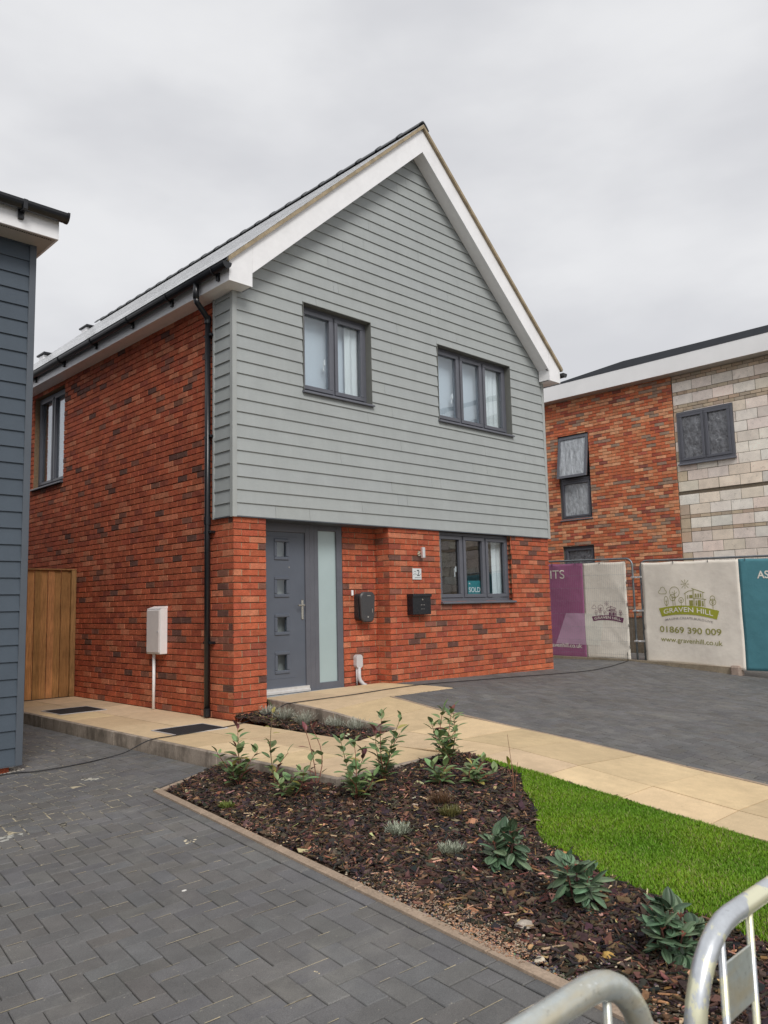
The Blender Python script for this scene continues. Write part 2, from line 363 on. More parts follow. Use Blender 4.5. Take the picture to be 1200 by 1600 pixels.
def hps(poly):
    sg = sum(poly[i][0]*poly[(i+1) % len(poly)][1]-poly[(i+1) % len(poly)][0]*poly[i][1] for i in range(len(poly)))
    pp = poly if sg > 0 else poly[::-1]; hp = []
    for i in range(len(pp)):
        (x0, y0), (x1, y1) = pp[i], pp[(i+1) % len(pp)]; a, b = (y1-y0), -(x1-x0); hp.append((a, b, a*x0+b*y0))
    return hp
rng = random.Random(3)
def paver_col(lo=.10, hi=.125):
    g = rng.uniform(lo, hi); t = rng.uniform(-.004, .006); return (g+.004+t*.5, g+.001, g-.001-t)
def herring(mb, org, ang, poly, H, W=.1, cols=(.122, .146), smear=.42, g=.0017):
    """90 degree herringbone of 200x100 blocks inside a convex polygon"""
    ca, sa = math.cos(ang), math.sin(ang); hp = hps(poly); inv = [((px-org[0])*ca+(py-org[1])*sa, -(px-org[0])*sa+(py-org[1])*ca) for px, py in poly]
    i0 = int(min(p[0] for p in inv)/W)-2; i1 = int(max(p[0] for p in inv)/W)+2; j0 = int(min(p[1] for p in inv)/W)-2; j1 = int(max(p[1] for p in inv)/W)+2
    for i in range(i0, i1):
        for j in range(j0, j1):
            t = (i-j) % 4
            if t == 0: r = (i*W+g, j*W+g, (i+2)*W-g, (j+1)*W-g)
            elif t == 3: r = (i*W+g, j*W+g, (i+1)*W-g, (j+2)*W-g)
            else: continue
            q = [(org[0]+a*ca-b*sa, org[1]+a*sa+b*ca) for a, b in ((r[0], r[1]), (r[2], r[1]), (r[2], r[3]), (r[0], r[3]))]
            c0 = q[0]
            if not seen((c0[0], c0[1], H(*c0)), 160): continue
            q = clip(q, hp)
            if not q or area(q) < .0012: continue
            if smear and rng.random() < smear:
                xs_ = r[2]+g if rng.random() < .8 else r[0]-g; ya = lerp(r[1], r[3], rng.uniform(0, .4)); yb = lerp(r[1], r[3], rng.uniform(.6, 1)); w_ = rng.uniform(.0012, .0028)
                qq = [(org[0]+a*ca-b*sa, org[1]+a*sa+b*ca) for a, b in ((xs_-w_, ya), (xs_+w_, ya), (xs_+w_*.6, yb), (xs_-w_*.6, yb))]
                qq = clip(qq, hp)
                if qq: k_ = rng.uniform(.7, 1.1); mb.poly([(a, b, H(a, b)+.0012) for a, b in qq], 2, (.52*k_, .44*k_, .29*k_))
            tile(mb, q, H, col=paver_col(*cols), lift=rng.uniform(-.0012, .0012), tilt=(rng.uniform(-.010, .010), rng.uniform(-.010, .010)))
def stretchers(mb, p0, p1, w, H, L=.2, cols=(.122, .146), side=1):
    d = Vector((p1[0]-p0[0], p1[1]-p0[1])); n = d.length; d.normalize(); nn = Vector((-d.y, d.x))*side; s = 0
    while s < n:
        e = min(s+L, n); g = .0022
        a = [(p0[0]+d.x*t+nn.x*o, p0[1]+d.y*t+nn.y*o) for t, o in ((s+g, g), (e-g, g), (e-g, w-g), (s+g, w-g))]
        if seen((a[0][0], a[0][1], H(*a[0])), 160): tile(mb, a, H, col=paver_col(*cols))
        s = e

# ------------------------------------------------------------------ setting: base ground
mb = MB(); S = 300
mb.poly([(-S, -S, -.46), (S, -S, -.46), (S, S, -.46), (-S, S, -.46)])
tag(mb.build('ground', M['ground']), kind='structure')

# left driveway (herringbone aligned to the bed edging)
A = (-1.87, -1.78); B = (xe(-9)-.02, -9.0)
ed = Vector((A[0]-B[0], A[1]-B[1])).normalized(); ang = math.atan2(ed.y, ed.x)
nl = Vector((-ed.y, ed.x))                                   # to the left of the edging
off = lambda p, o: (p[0]+nl.x*o, p[1]+nl.y*o)
mb = MB()
P0 = off(A, .105); P1 = off(B, .105)
cd_ = Vector((-2.66+1.73, -1.50+1.63)).normalized(); cn = Vector((cd_.y, -cd_.x)); cn = cn if cn.y > 0 else -cn
P2 = (P1[0]-8, P1[1]-.6); Q1 = (A[0]+cd_.x*8.5, A[1]+cd_.y*8.5); P3 = Q1; P0b = A
stretchers(mb, B, A, .1, HL)
herring(mb, P0, ang, [(A[0]+cd_.x*.105, A[1]+cd_.y*.105), P1, P2, Q1], HL)
stretchers(mb, A, Q1, .1, HL, side=-1 if Vector((-cd_.y, cd_.x)).y < 0 else 1)
top0 = (A[0]+cn.x*.102, A[1]+cn.y*.102); top1 = (Q1[0]+cn.x*.102, Q1[1]+cn.y*.102)
herring(mb, (-1.225, 0), math.pi/2, [(-1.225, 4.3), (-1.225, -1.50), (-1.80, -1.68), top0, top1, (-10, 4.3)], HL)
nb = len(mb.f)
for pl_ in ([(-9.5, -9.4), (-9.5, 4.5), (-1.2, 4.5), (-1.2, -1.55), A, B],):
    sheet(mb, [(-10, -9.4), (-10, 4.4), (-1.2, 4.4), (-1.2, -1.5), (-1.83, -1.76), (xe(-9.4), -9.4)], HL, -.0016, .3, 1)
tag(mb.build('driveway', [M['paver'], M['sand'], M['gravel']], recalc=False), kind='structure')

# right parking area
mb = MB()
R0 = (1.42, -1.04)
hz = lambda x, y: HP(x, y)
polyR = [(1.525, -9.0), (14, -9.0), (14, -.005), (1.525, -.005)]
stretchers(mb, (1.42, -9.0), (1.42, -1.05), .1, hz, side=-1)
herring(mb, (1.525, 0), 0.0, [(1.525, -9.0), (11.6, -9.0), (11.6, -1.055), (1.525, -1.055)], hz, cols=(.112, .146), smear=.05, g=.0032)
herring(mb, (1.525, 0), 0.0, [(2.50, -1.055), (11.6, -1.055), (11.6, -.02), (2.50, -.02)], hz, cols=(.112, .146), smear=.05, g=.0032)
herring(mb, (1.525, 0), 0.0, [(6.14, -.02), (11.6, -.02), (11.6, 5.0), (6.14, 5.0)], hz, cols=(.112, .146), smear=.05, g=.0032)
sheet(mb, [(1.36, -9.2), (11.8, -9.2), (11.8, -1.0), (1.36, -1.0)], hz, -.0075, .35, 1)
sheet(mb, [(2.46, -1.0), (11.8, -1.0), (11.8, .1), (2.46, .1)], hz, -.0075, .25, 1)
sheet(mb, [(6.1, .1), (11.8, .1), (11.8, 5.2), (6.1, 5.2)], hz, -.0075, .35, 1)
tag(mb.build('parking_area', [M['paver'], M['sand'], M['gravel']], recalc=False), kind='structure')

# buff slab footpath
mb = MB(); r2 = random.Random(11)
def slabcol():
    k = r2.uniform(.84, 1.06); return (.69*k, .52*k*r2.uniform(.985, 1.015), .325*k*r2.uniform(.95, 1.05))
H0 = lambda x, y: 0.0
def slab(x0, y0, x1, y1, H):
    g = .0038; nx = max(1, int((x1-x0)/.3)); ny = max(1, int((y1-y0)/.3)); c = slabcol()
    n = len(mb.v); X = np.linspace(x0+g, x1-g, nx+1); Y = np.linspace(y0+g, y1-g, ny+1); dz = r2.uniform(-.0015, .0015)
    for i, x in enumerate(X):
        for j, y in enumerate(Y):
            mb.v.append((x, y, H(x, y)+dz))
    for i in range(nx):
        for j in range(ny):
            a = n+i*(ny+1)+j; mb.f.append((a, a+ny+1, a+ny+2, a+1)); mb.m.append(0); mb.c.append(c)
    rim = [(x, Y[0]) for x in X]+[(X[-1], y) for y in Y[1:]]+[(x, Y[-1]) for x in X[::-1][1:]]+[(X[0], y) for y in Y[::-1][1:]]
    for i in range(len(rim)-1):
        (a, b), (c2, d) = rim[i], rim[i+1]
        mb.poly([(a, b, H(a, b)+dz), (c2, d, H(c2, d)+dz), (c2, d, H(c2, d)-.045), (a, b, H(a, b)-.045)], 0, c)
y = -3.05
for yy in [-3.05, -2.45, -2.03]+[-2.03+.9*k for k in range(1, 8)]:
    if yy == -3.05: nxt = -2.45
    elif yy == -2.45: nxt = -2.03
    else: nxt = yy+.9
    nxt = min(nxt, 4.12)
    if yy >= 4.1: break
    slab(-1.15, yy, -.6, nxt, H0); slab(-.6, yy, -.03 if -2.03 <= yy < 0 else 0, nxt, H0) if yy < 0 or True else None
yy = -.98
for yy in np.arange(-1.62, -9.2, -.6):
    slab(.45, yy, 1.36, yy+.6, HP)
    if yy+.6 <= -2.02+.01: slab(.0, yy, .45, yy+.6, HP)
slab(0.0, -2.22, .45, -2.03, HP)
slab(.50, -1.02, 1.40, -.42, HP); slab(1.40, -1.02, 1.95, -.42, HP); slab(1.95, -1.02, 2.46, -.42, HP)
slab(.50, -.42, 1.15, .17, HP); slab(1.15, -.42, 1.8, .17, HP); slab(1.8, -.42, 2.42, .17, HP)
sheet(mb, [(-1.15, -3.05), (0, -3.05), (0, 4.15), (-1.15, 4.15)], H0, -.007, .6, 1)
sheet(mb, [(0, -9.2), (1.37, -9.2), (1.37, -2.03), (0, -2.03)], HP, -.007, .25, 1)
sheet(mb, [(.47, -2.03), (1.37, -2.03), (1.37, -1.0), (.47, -1.0)], HP, -.007, .2, 1)
sheet(mb, [(.47, -1.0), (2.45, -1.0), (2.45, .18), (.47, .18)], HP, -.007, .2, 1)
mb.poly([(-1.15, 4.15, -.01), (0, 4.15, -.01), (0, 9, -.01), (-1.15, 9, -.01)], 1)
tag(mb.build('footpath', [M['slab'], M['joint_sand']], recalc=False), kind='structure')

# concrete kerb of the side path, its return and the narrow edgings
mb = MB()
def kerbseg(x0, y0, x1, y1, z0, z1=-.3):
    mb.cbox((min(x0, x1), min(y0, y1), z1), (max(x0, x1), max(y0, y1), z0), .006)
ys = [-3.10, -1.55, .35, 2.22, 4.2]
for a, b in zip(ys[:-1], ys[1:]): kerbseg(-1.2, a+.006, -1.15, b-.006, .002)
for yj in ys[1:-1]: mb.box((-1.197, yj-.007, -.3), (-1.153, yj+.007, -.002))
kerbseg(-1.15, -3.10, -.55, -3.05, .001); kerbseg(-.544, -3.10, .0, -3.05, .004)
tag(mb.build('kerb', M['kerb']), kind='structure')
mb = MB()
yy = -3.06
while yy > -9:                                              # path / lawn edging and drive edging strips
    y1 = max(yy-.9, -9)
    v = [(-.045, yy-.004), (-.004, yy-.004), (-.004, y1), (-.045, y1)]
    mb.prism([(x, y, HP(x, y)-.3) for x, y in v], (0, 0, .28)); yy = y1
def strip(pts, w, H, top=.004, dep=.2, seg=.915):
    for (a, b) in zip(pts[:-1], pts[1:]):
        d = Vector((b[0]-a[0], b[1]-a[1])); L_ = d.length; d.normalize(); n_ = Vector((-d.y, d.x)); s = 0
        while s < L_-.02:
            e = min(s+seg, L_); q = [(a[0]+d.x*t+n_.x*o, a[1]+d.y*t+n_.y*o) for t, o in ((s+.003, 0), (e-.003, 0), (e-.003, w), (s+.003, w))]
            tile(mb, q, H, .004, .004, dep, lift=top); s = e
strip([(1.36+.05, -9), (1.36+.05, -1.045)], .045, HP, 0)
strip([(1.41, -1.03), (2.49, -1.03)], -.0, HP, 0) if 0 else None
mb2 = mb
tag(mb.build('path_edging', M['edging']), kind='structure')
mb = MB()
strip([(xe(-9), -9), (xe(-1.78), -1.78)], .055, lambda x, y: HL(x, y), .012)
strip([(-1.905, -1.80), (-1.21, -1.53)], -.05, lambda x, y: HL(x, y), .012)
tag(mb.build('bed_edging', M['edging']), kind='structure')
# raised edging of the door landing beside the narrow bed
mb = MB()
for a, b in ((-2.02, -1.14), (-1.132, -.25), (-.242, -.003)):
    n = 5; Y = np.linspace(a, b, n+1)
    for i in range(n):
        y0, y1 = Y[i], Y[i+1]; x0, x1 = .452, .498
        v = [(x0, y0, HP(x0, y0)+.003), (x1, y0, HP(x1, y0)+.003), (x1, y1, HP(x1, y1)+.003), (x0, y1, HP(x0, y1)+.003)]
        mb.poly(v); mb.poly([(x0, y0, -.2), (x0, y1, -.2), v[3], v[0]])
        if i == 0: mb.poly([(x0, y0, -.2), (x1, y0, -.2), v[1], v[0]])
tag(mb.build('landing_edging', M['kerb']), kind='structure')

# ------------------------------------------------------------------ planting beds
GE = [(.0, -3.35), (-.05, -3.62), (-.16, -3.92), (-.62, -4.35), (-.94, -4.61), (-1.12, -4.81), (-1.17, -4.96), (-1.33, -5.32), (-1.42, -5.6), (-1.46, -5.83), (-1.50, -5.99), (-1.62, -6.25), (-1.9, -7.0), (-2.2, -9.0)]
gy = [-p[1] for p in GE]; gx = [p[0] for p in GE]
def grass_x(y): return float(np.interp(-y, gy, gx))+.02*math.sin(y*11)
def in_grass(x, y): return y < -3.35 and grass_x(y) < x < -.02
mb = MB(); st = .05; r3 = np.random.RandomState(5)
def HBn(x, y): return HB(x, y)+.006*math.sin(x*37+y*13)+.006*math.sin(x*17-y*29)
polyB = [(xe(-9)+.01, -9), (-.05, -9), (-.05, -3.11), (-1.0, -3.11), (xe(-3.11)+.01, -3.11)]
sheet(mb, polyB, HBn, -.012, .08)
sheet(mb, [(xe(-3.11)+.01, -3.11), (-1.205, -3.11), (-1.205, -1.58), (-1.84, -1.82)], HBn, -.012, .08)
tag(mb.build('planting_bed', M['soil'], smooth=False, recalc=False), kind='structure')
mb = MB(); sheet(mb, [(0.0, -2.0), (.452, -2.0), (.452, 0), (0.0, 0)], lambda x, y: .0+.05*max(0, y+1)+.012*math.sin(x*30+y*21), 0, .06)
tag(mb.build('narrow_bed', M['soil'], recalc=False), kind='structure')
def HN(x, y): return .0+.05*max(0, y+1)+.012*math.sin(x*30+y*21)
# bark mulch
def chips(name, pts, H, rs, big=1.0):
    mb = MB()
    pal = [((.055, .040, .034), 34), ((.088, .057, .043), 28), ((.135, .082, .056), 15), ((.030, .026, .026), 24), ((.32, .18, .10), 4), ((.58, .41, .25), 2.5), ((.20, .11, .070), 6)]
    ws = np.array([p[1] for p in pal]); ws = ws/ws.sum()
    for x, y in pts:
        shred = rs.rand() < .5; L_ = (rs.uniform(.015, .065) if shred else min(.065, abs(rs.normal(.014, .020))+.007))*big; W_ = L_*(rs.uniform(.07, .18) if shred else rs.uniform(.35, .75)); T_ = rs.uniform(.0015, .006)
        a = rs.uniform(0, math.pi*2); ca, sa = math.cos(a), math.sin(a); ti = rs.normal(0, .28); tj = rs.normal(0, .35); z = H(x, y)+rs.uniform(-.004, .014)
        k = pal[rs.choice(len(pal), p=ws)][0]; k = tuple(c*rs.uniform(.75, 1.3) for c in k)
        def P(u, v, w): return (x+u*ca-v*sa, y+u*sa+v*ca, z+w+u*ti+v*tj)
        t = rs.uniform(.3, 1)
        v = [P(-L_/2, -W_/2*t, 0), P(L_/2, -W_/2, 0), P(L_/2*.9, W_/2*t, 0), P(-L_/2, W_/2, 0), P(-L_/2, -W_/2*t, T_), P(L_/2*.95, -W_/2, T_), P(L_/2*.85, W_/2*t, T_), P(-L_/2*.9, W_/2, T_)]
        mb.mesh(v, [(4, 5, 6, 7), (0, 1, 5, 4), (1, 2, 6, 5), (2, 3, 7, 6), (3, 0, 4, 7)], 0, k)
    return tag(mb.build(name, M['bark'], recalc=False), kind='stuff')
pts = []
while len(pts) < 27000:
    x = r3.uniform(-2.6, 0); y = r3.uniform(-7.2, -1.6)
    if y < -5.5 and r3.rand() < .25: pass
    if x < xe(y)+.02+abs(r3.normal(0, .02)) or in_grass(x-.01, y): continue
    if x > -1.21 and y > -3.12: continue
    if y > -1.64+(x+1.2)*.36: continue
    if not seen((x, y, HB(x, y)), 10): continue
    if y < -4.6 and x < xe(y)+.28 and r3.rand() < .55: continue
    pts.append((x, y))
chips('bark_mulch', pts, HB, r3)
pts = [(r3.uniform(.01, .445), r3.uniform(-1.99, -.0)) for _ in range(5200)]
chips('narrow_bed_mulch', pts, HN, r3)
# gravelly grit at the front edge of the bed and orange flecks
mb = MB()
def pebble(mb, x, y, z, r, col, rs, n=5):
    a0 = rs.uniform(0, 6.28); sx, sy, sz = rs.uniform(.7, 1.3), rs.uniform(.7, 1.2), rs.uniform(.45, .8)
    vs = [(x, y, z+r*sz)]; 
    for k in range(n):
        t = a0+2*math.pi*k/n+rs.uniform(-.25, .25); q = rs.uniform(.8, 1.1)*.75; vs.append((x+r*sx*q*math.cos(t), y+r*sy*q*math.sin(t), z+r*sz*.65))
    for k in range(n):
        t = a0+2*math.pi*(k+.5)/n+rs.uniform(-.25, .25); q = rs.uniform(.85, 1.15); vs.append((x+r*sx*q*math.cos(t), y+r*sy*q*math.sin(t), z))
    fs = [(0, 1+k, 1+(k+1) % n) for k in range(n)]
    for k in range(n): fs += [(1+k, 1+n+k, 1+(k+1) % n), (1+(k+1) % n, 1+n+k, 1+n+(k+1) % n)]
    mb.mesh(vs, fs, 0, col)
for _ in range(2600):
    y = r3.uniform(-6.3, -4.3); x = xe(y)+.01+abs(r3.normal(0, .13))
    g = r3.choice(4); c = [(.25, .23, .2), (.14, .12, .10), (.34, .20, .12), (.10, .085, .075)][g]; c = tuple(q*r3.uniform(.7, 1.3) for q in c)
    pebble(mb, x, y, HB(x, y)-.003, r3.uniform(.002, .009), c, r3, 4)
for _ in range(7000):                                       # tan sawdust-like crumbs along and over the edging
    y = -6.4+r3.beta(1.2, 1.6)*3.6; x = xe(y)+r3.normal(.075, .055)+.04*math.sin(y*5)
    if x < xe(y)-.03 or math.sin(y*3.7+1)+.6*math.sin(y*9.1)+r3.normal(0, .5) < (-.3 if -5.9 < y < -4.2 else .5): continue
    k = r3.uniform(.7, 1.3); c = [(.48*k, .26*k, .15*k), (.30*k, .18*k, .12*k), (.34*k, .27*k, .20*k)][r3.choice(3)]
    pebble(mb, x, y, (HL(x, y)+.013 if x < xe(y)+.055 else HB(x, y)+.008), r3.uniform(.002, .006), c, r3, 4)
for _ in range(260):
    t = r3.uniform(0, 1); y = -3.0-3.0*t; x = xe(y)+r3.uniform(.0, .9)
    if in_grass(x, y): continue
    pebble(mb, x, y, HB(x, y)+.006, r3.uniform(.004, .009), (.5, .42, .3), r3, 4)
tag(mb.build('bed_grit', M['stone'], recalc=False), kind='stuff')
# loose stones one can tell apart
stones = [(-2.07, -5.73, .020, (.50, .31, .08), 'small yellow-ochre stone on the bark nearest the paving-side barrier'),
          (-2.18, -5.67, .022, (.30, .19, .09), 'round brown stone on the bark beside a yellow-ochre stone'),
          (-2.29, -5.56, .016, (.60, .52, .40), 'creamy white stone lying against the bed edging'),
          (-2.22, -5.47, .014, (.50, .30, .14), 'orange stone just above the creamy white stone'),
          (-2.07, -5.33, .026, (.42, .36, .30), 'lumpy pale concrete crumb on the bark'),
          (-1.13, -4.27, .030, (.42, .20, .11), 'broken orange brick piece on the bark in mid-bed')]
for x, y, r, c, lb in stones:
    mb = MB(); pebble(mb, x, y, HB(x, y)+.002, r*1.35, c, r3, 7)
    o = mb.build('stone', M['stone'], smooth=False); tag(o, lb, 'stone', 'loose stones on the bark bed')
mb = MB()                                                    # longer pale splinters and dry scraps
for _ in range(110):
    y = r3.uniform(-6.3, -2.0); x = xe(y)+.06+r3.uniform(0, 1.2)
    if in_grass(x, y) or (x > -1.22 and y > -3.15): continue
    L_ = r3.uniform(.03, .085); a = r3.uniform(0, 3.14); w = r3.uniform(.002, .009); z = HB(x, y)+.012; k = r3.uniform(.6, 1.2)
    c = [(.50*k, .26*k, .13*k), (.62*k, .45*k, .28*k), (.24*k, .11*k, .07*k)][r3.choice(3)]
    ca, sa = math.cos(a), math.sin(a); ti = r3.normal(0, .12)
    P = lambda u, v, q: (x+u*ca-v*sa, y+u*sa+v*ca, z+q+u*ti)
    mb.mesh([P(-L_/2, -w*.3, 0), P(L_/2, -w, 0), P(L_/2*.8, w, 0), P(-L_/2*.9, w*.6, 0), P(-L_/2, -w*.3, .004), P(L_/2*.9, -w*.7, .004), P(L_/2*.7, w, .004), P(-L_/2*.8, w*.5, .004)], [(4, 5, 6, 7), (0, 1, 5, 4), (1, 2, 6, 5), (2, 3, 7, 6), (3, 0, 4, 7)], 0, c)
tag(mb.build('wood_splinters', M['bark'], recalc=False), kind='stuff')

# ------------------------------------------------------------------ lawn
mb = MB()
yy = -3.36
while yy > -8.9:
    y1 = yy-.12; a, b = grass_x(yy), grass_x(y1); n = 6
    for i in range(n):
        X = [lerp(a, -.046, i/n), lerp(a, -.046, (i+1)/n), lerp(b, -.046, (i+1)/n), lerp(b, -.046, i/n)]; Y = [yy, yy, y1, y1]
        mb.poly([(X[k], Y[k], HB(X[k], Y[k])+.004) for k in range(4)])
    yy = y1
tag(mb.build('lawn', M['turf'], recalc=False), kind='structure')
rg = np.random.RandomState(9); NB = 105000
gpts = []
X = rg.uniform(-2.3, .004, NB*5); Y = -3.36-rg.beta(1.0, 1.3, NB*5)*4.2
gxs = np.interp(-Y, gy, gx)+.02*np.sin(Y*11)
ok = (X > gxs-.01+rg.exponential(.012, len(X))) & (X < .004)
X = X[ok]; Y = Y[ok]
d = np.stack([X-CX, Y-CY, np.full_like(X, -.15)-CZ], 1); w = d @ f_; uu = 600+FPX*(d @ r_)/w; vv = 800-FPX*(d @ u_)/w
ok = (uu < 1225) & (vv < 1640) & (w > .2); X = X[ok][:NB]; Y = Y[ok][:NB]; n = len(X)
yl = np.array([p[0] for p in ZL]); zl = np.array([p[1] for p in ZL])
E_ = -1.85+(Y+1.78)*.1315; s_ = np.clip((X-E_)/(-.05-E_), 0, 1); A_ = -.12+.05*(E_+1.2)+.005; B_ = np.interp(Y, yl, zl)-.012
Z = A_+(B_-A_)*s_+.035*np.sin(np.pi*s_)*(.6+.4*np.sin(X*3.1+Y*2.3))
patch = .5+.5*np.sin(X*5.3+1.3*np.sin(Y*4.1))*np.sin(Y*6.1+X*2)
hgt = rg.uniform(.014, .030, n)*(.85+.3*patch); a = rg.uniform(0, 2*np.pi, n); lean = rg.uniform(.1, .9, n)*hgt; wd = rg.uniform(.0016, .0030, n)
dx, dy = np.cos(a), np.sin(a); px, py = -dy, dx
V = np.zeros((n, 5, 3), np.float32)
V[:, 0] = np.stack([X-px*wd, Y-py*wd, Z], 1); V[:, 1] = np.stack([X+px*wd, Y+py*wd, Z], 1)
mx_, my_ = X+dx*lean*.4, Y+dy*lean*.4
V[:, 2] = np.stack([mx_+px*wd*.8, my_+py*wd*.8, Z+hgt*.62], 1); V[:, 3] = np.stack([mx_-px*wd*.8, my_-py*wd*.8, Z+hgt*.62], 1)
V[:, 4] = np.stack([X+dx*lean, Y+dy*lean, Z+hgt], 1)
me = bpy.data.meshes.new('grass'); me.vertices.add(n*5); me.vertices.foreach_set('co', V.ravel())
base = (np.arange(n)*5)[:, None]; li = np.concatenate([base+np.array([0, 1, 2, 3]), base+np.array([3, 2, 4])], 1).astype(np.int32)
me.loops.add(n*7); me.loops.foreach_set('vertex_index', li.ravel()); me.polygons.add(n*2)
ls = np.stack([np.arange(n)*7, np.arange(n)*7+4], 1).ravel().astype(np.int32); me.polygons.foreach_set('loop_start', ls)
me.materials.append(M['grass']); me.update(calc_edges=True)
ca = me.color_attributes.new('Col', 'BYTE_COLOR', 'CORNER')
k = rg.uniform(.65, 1.25, n)*(.88+.24*patch); dry = rg.rand(n) < (.04+.10*patch)
cc = np.stack([.145*k+.085*rg.rand(n)*patch, .315*k, .016*k, np.ones(n)], 1); cc[dry] = [.30, .28, .12, 1]
ca.data.foreach_set('color', np.repeat(cc, 7, axis=0).astype(np.float32).ravel())
o = bpy.data.objects.new('grass', me); COL.objects.link(o); tag(o, 'short bright green mown lawn grass beside the buff path', 'grass', kind='stuff')

# ------------------------------------------------------------------ brick builders
class Pal:
    def __init__(s, items, seed): s.i = items; s.r = random.Random(seed); s.w = [p[1] for p in items]
    def __call__(s):
        c = s.r.choices(s.i, s.w)[0][0]; k = s.r.uniform(.88, 1.12); j = s.r.uniform(.94, 1.06); return (c[0]*k, c[1]*k*j, c[2]*k*j)
pal_red = Pal([((.45, .115, .058), 46), ((.39, .095, .052), 24), ((.52, .180, .10), 12), ((.31, .082, .052), 8), ((.145, .070, .056), 4), ((.24, .10, .07), 6)], 21)
pal_multi = Pal([((.60, .175, .085), 36), ((.74, .36, .20), 20), ((.46, .125, .08), 11), ((.37, .25, .185), 15), ((.66, .26, .13), 16), ((.28, .10, .075), 4)], 22)
pal_block = Pal([((.88, .79, .70), 5), ((.84, .77, .70), 5), ((.90, .80, .67), 3)], 23)
pal_small = Pal([((.58, .46, .34), 5), ((.52, .42, .33), 4)], 24)
pal_plinth = Pal([((.56, .15, .07), 3), ((.50, .13, .062), 2)], 29)
def brick_face(mb, T, u0, u1, z0, z1, opens=(), pal=pal_red, phase=0, L=.225, h=.075, zref=2.25, mi=1, j=.010, rs=random.Random(4), first=None, plinth_z=-9, zmax=None, perp=True):
    """tiles raised from a mortar plane. T(u, z, d): d<0 is outward"""
    k = math.floor((z0-zref)/h)
    while zref+k*h < z1-.01:
        a = max(zref+k*h+j*.5, z0); b = min(zref+(k+1)*h-j*.5, z1); sh = (L/2 if (k % 2) else 0)+phase; k += 1
        if b-a < .012: continue
        u = u0+(-(u0-sh) % L)-L if first is None else u0+first-(L/2 if (k % 2) else 0)
        n0 = math.floor((u0-sh)/L); u = sh+n0*L
        while u < u1:
            p, q = max(u+j/2, u0), min(u+L-j/2, u1); u += L
            if q-p < .02: continue
            segs = [(p, q, a, b)]
            for (o0, o1, oz0, oz1) in opens:
                ns = []
                for (p_, q_, a_, b_) in segs:
                    if q_ <= o0 or p_ >= o1 or b_ <= oz0 or a_ >= oz1: ns.append((p_, q_, a_, b_)); continue
                    if a_ < oz0-.012 and b_ > oz0: ns.append((max(p_, o0), min(q_, o1), a_, oz0-.002)) if min(q_, o1)-max(p_, o0) > .02 else None
                    if b_ > oz1+.012 and a_ < oz1: ns.append((max(p_, o0), min(q_, o1), oz1+.002, b_)) if min(q_, o1)-max(p_, o0) > .02 else None
                    if p_ < o0-.015: ns.append((p_, o0-.001, a_, b_))
                    if q_ > o1+.015: ns.append((o1+.001, q_, a_, b_))
                segs = ns
            for (p_, q_, a_, b_) in segs:
                if q_-p_ < .015 or b_-a_ < .01: continue
                zz = zmax((p_+q_)/2) if zmax else 99
                if a_ > zz: continue
                b2 = min(b_, zz)
                jit = lambda: rs.uniform(-.0022, .0022); o = rs.uniform(-.0022, .0008); c = .0028
                d0 = .017; r = [(p_+jit(), a_+jit()), (q_+jit(), a_+jit()), (q_+jit(), b2+jit()), (p_+jit(), b2+jit())]
                mx, mz = (p_+q_)/2, (a_+b2)/2
                top = [T(u_ + (c if u_ < mx else -c), z_+(c if z_ < mz else -c), o) for u_, z_ in r]
                mid = [T(u_, z_, o+.0022) for u_, z_ in r]; bot = [T(u_, z_, d0+.004) for u_, z_ in r]
                if q_ >= q-.003 and q_+j < u1+.02:
                    mb.mesh([T(q_-.004, a_, .005), T(min(q_+j+.004, u1), a_, .005), T(min(q_+j+.004, u1), b2, .005), T(q_-.004, b2, .005)], [(0, 1, 2, 3)], 2 if perp else 0)
                col = (pal_plinth if a_ < plinth_z else pal)()
                mb.mesh(top+mid+bot, [(0, 1, 2, 3)]+[(i, (i+1) % 4, 4+(i+1) % 4, 4+i) for i in range(4)]+[(4+i, 4+(i+1) % 4, 8+(i+1) % 4, 8+i) for i in range(4)], mi, col)
def wall_core(mb, T, u0, u1, z0, z1, opens=(), d0=.016, d1=.11, mi=0):
    us = sorted({u0, u1, *[o[0] for o in opens], *[o[1] for o in opens]}); zs = sorted({z0, z1, *[o[2] for o in opens], *[o[3] for o in opens]})
    us = [u for u in us if u0 <= u <= u1]; zs = [z for z in zs if z0 <= z <= z1]
    for a, b in zip(us[:-1], us[1:]):
        for c, d in zip(zs[:-1], zs[1:]):
            m1, m2 = (a+b)/2, (c+d)/2
            if any(o[0] < m1 < o[1] and o[2] < m2 < o[3] for o in opens): continue
            v = [T(*p) for p in ((a, c, d0), (b, c, d0), (b, d, d0), (a, d, d0), (a, c, d1), (b, c, d1), (b, d, d1), (a, d, d1))]
            mb.mesh(v, [(0, 1, 2, 3), (7, 6, 5, 4), (0, 4, 5, 1), (1, 5, 6, 2), (2, 6, 7, 3), (3, 7, 4, 0)], mi)
TF = lambda u, z, d: (u, d, z)                 # front facade, y = depth
TS = lambda u, z, d: (d, u, z)                 # side wall facing -x
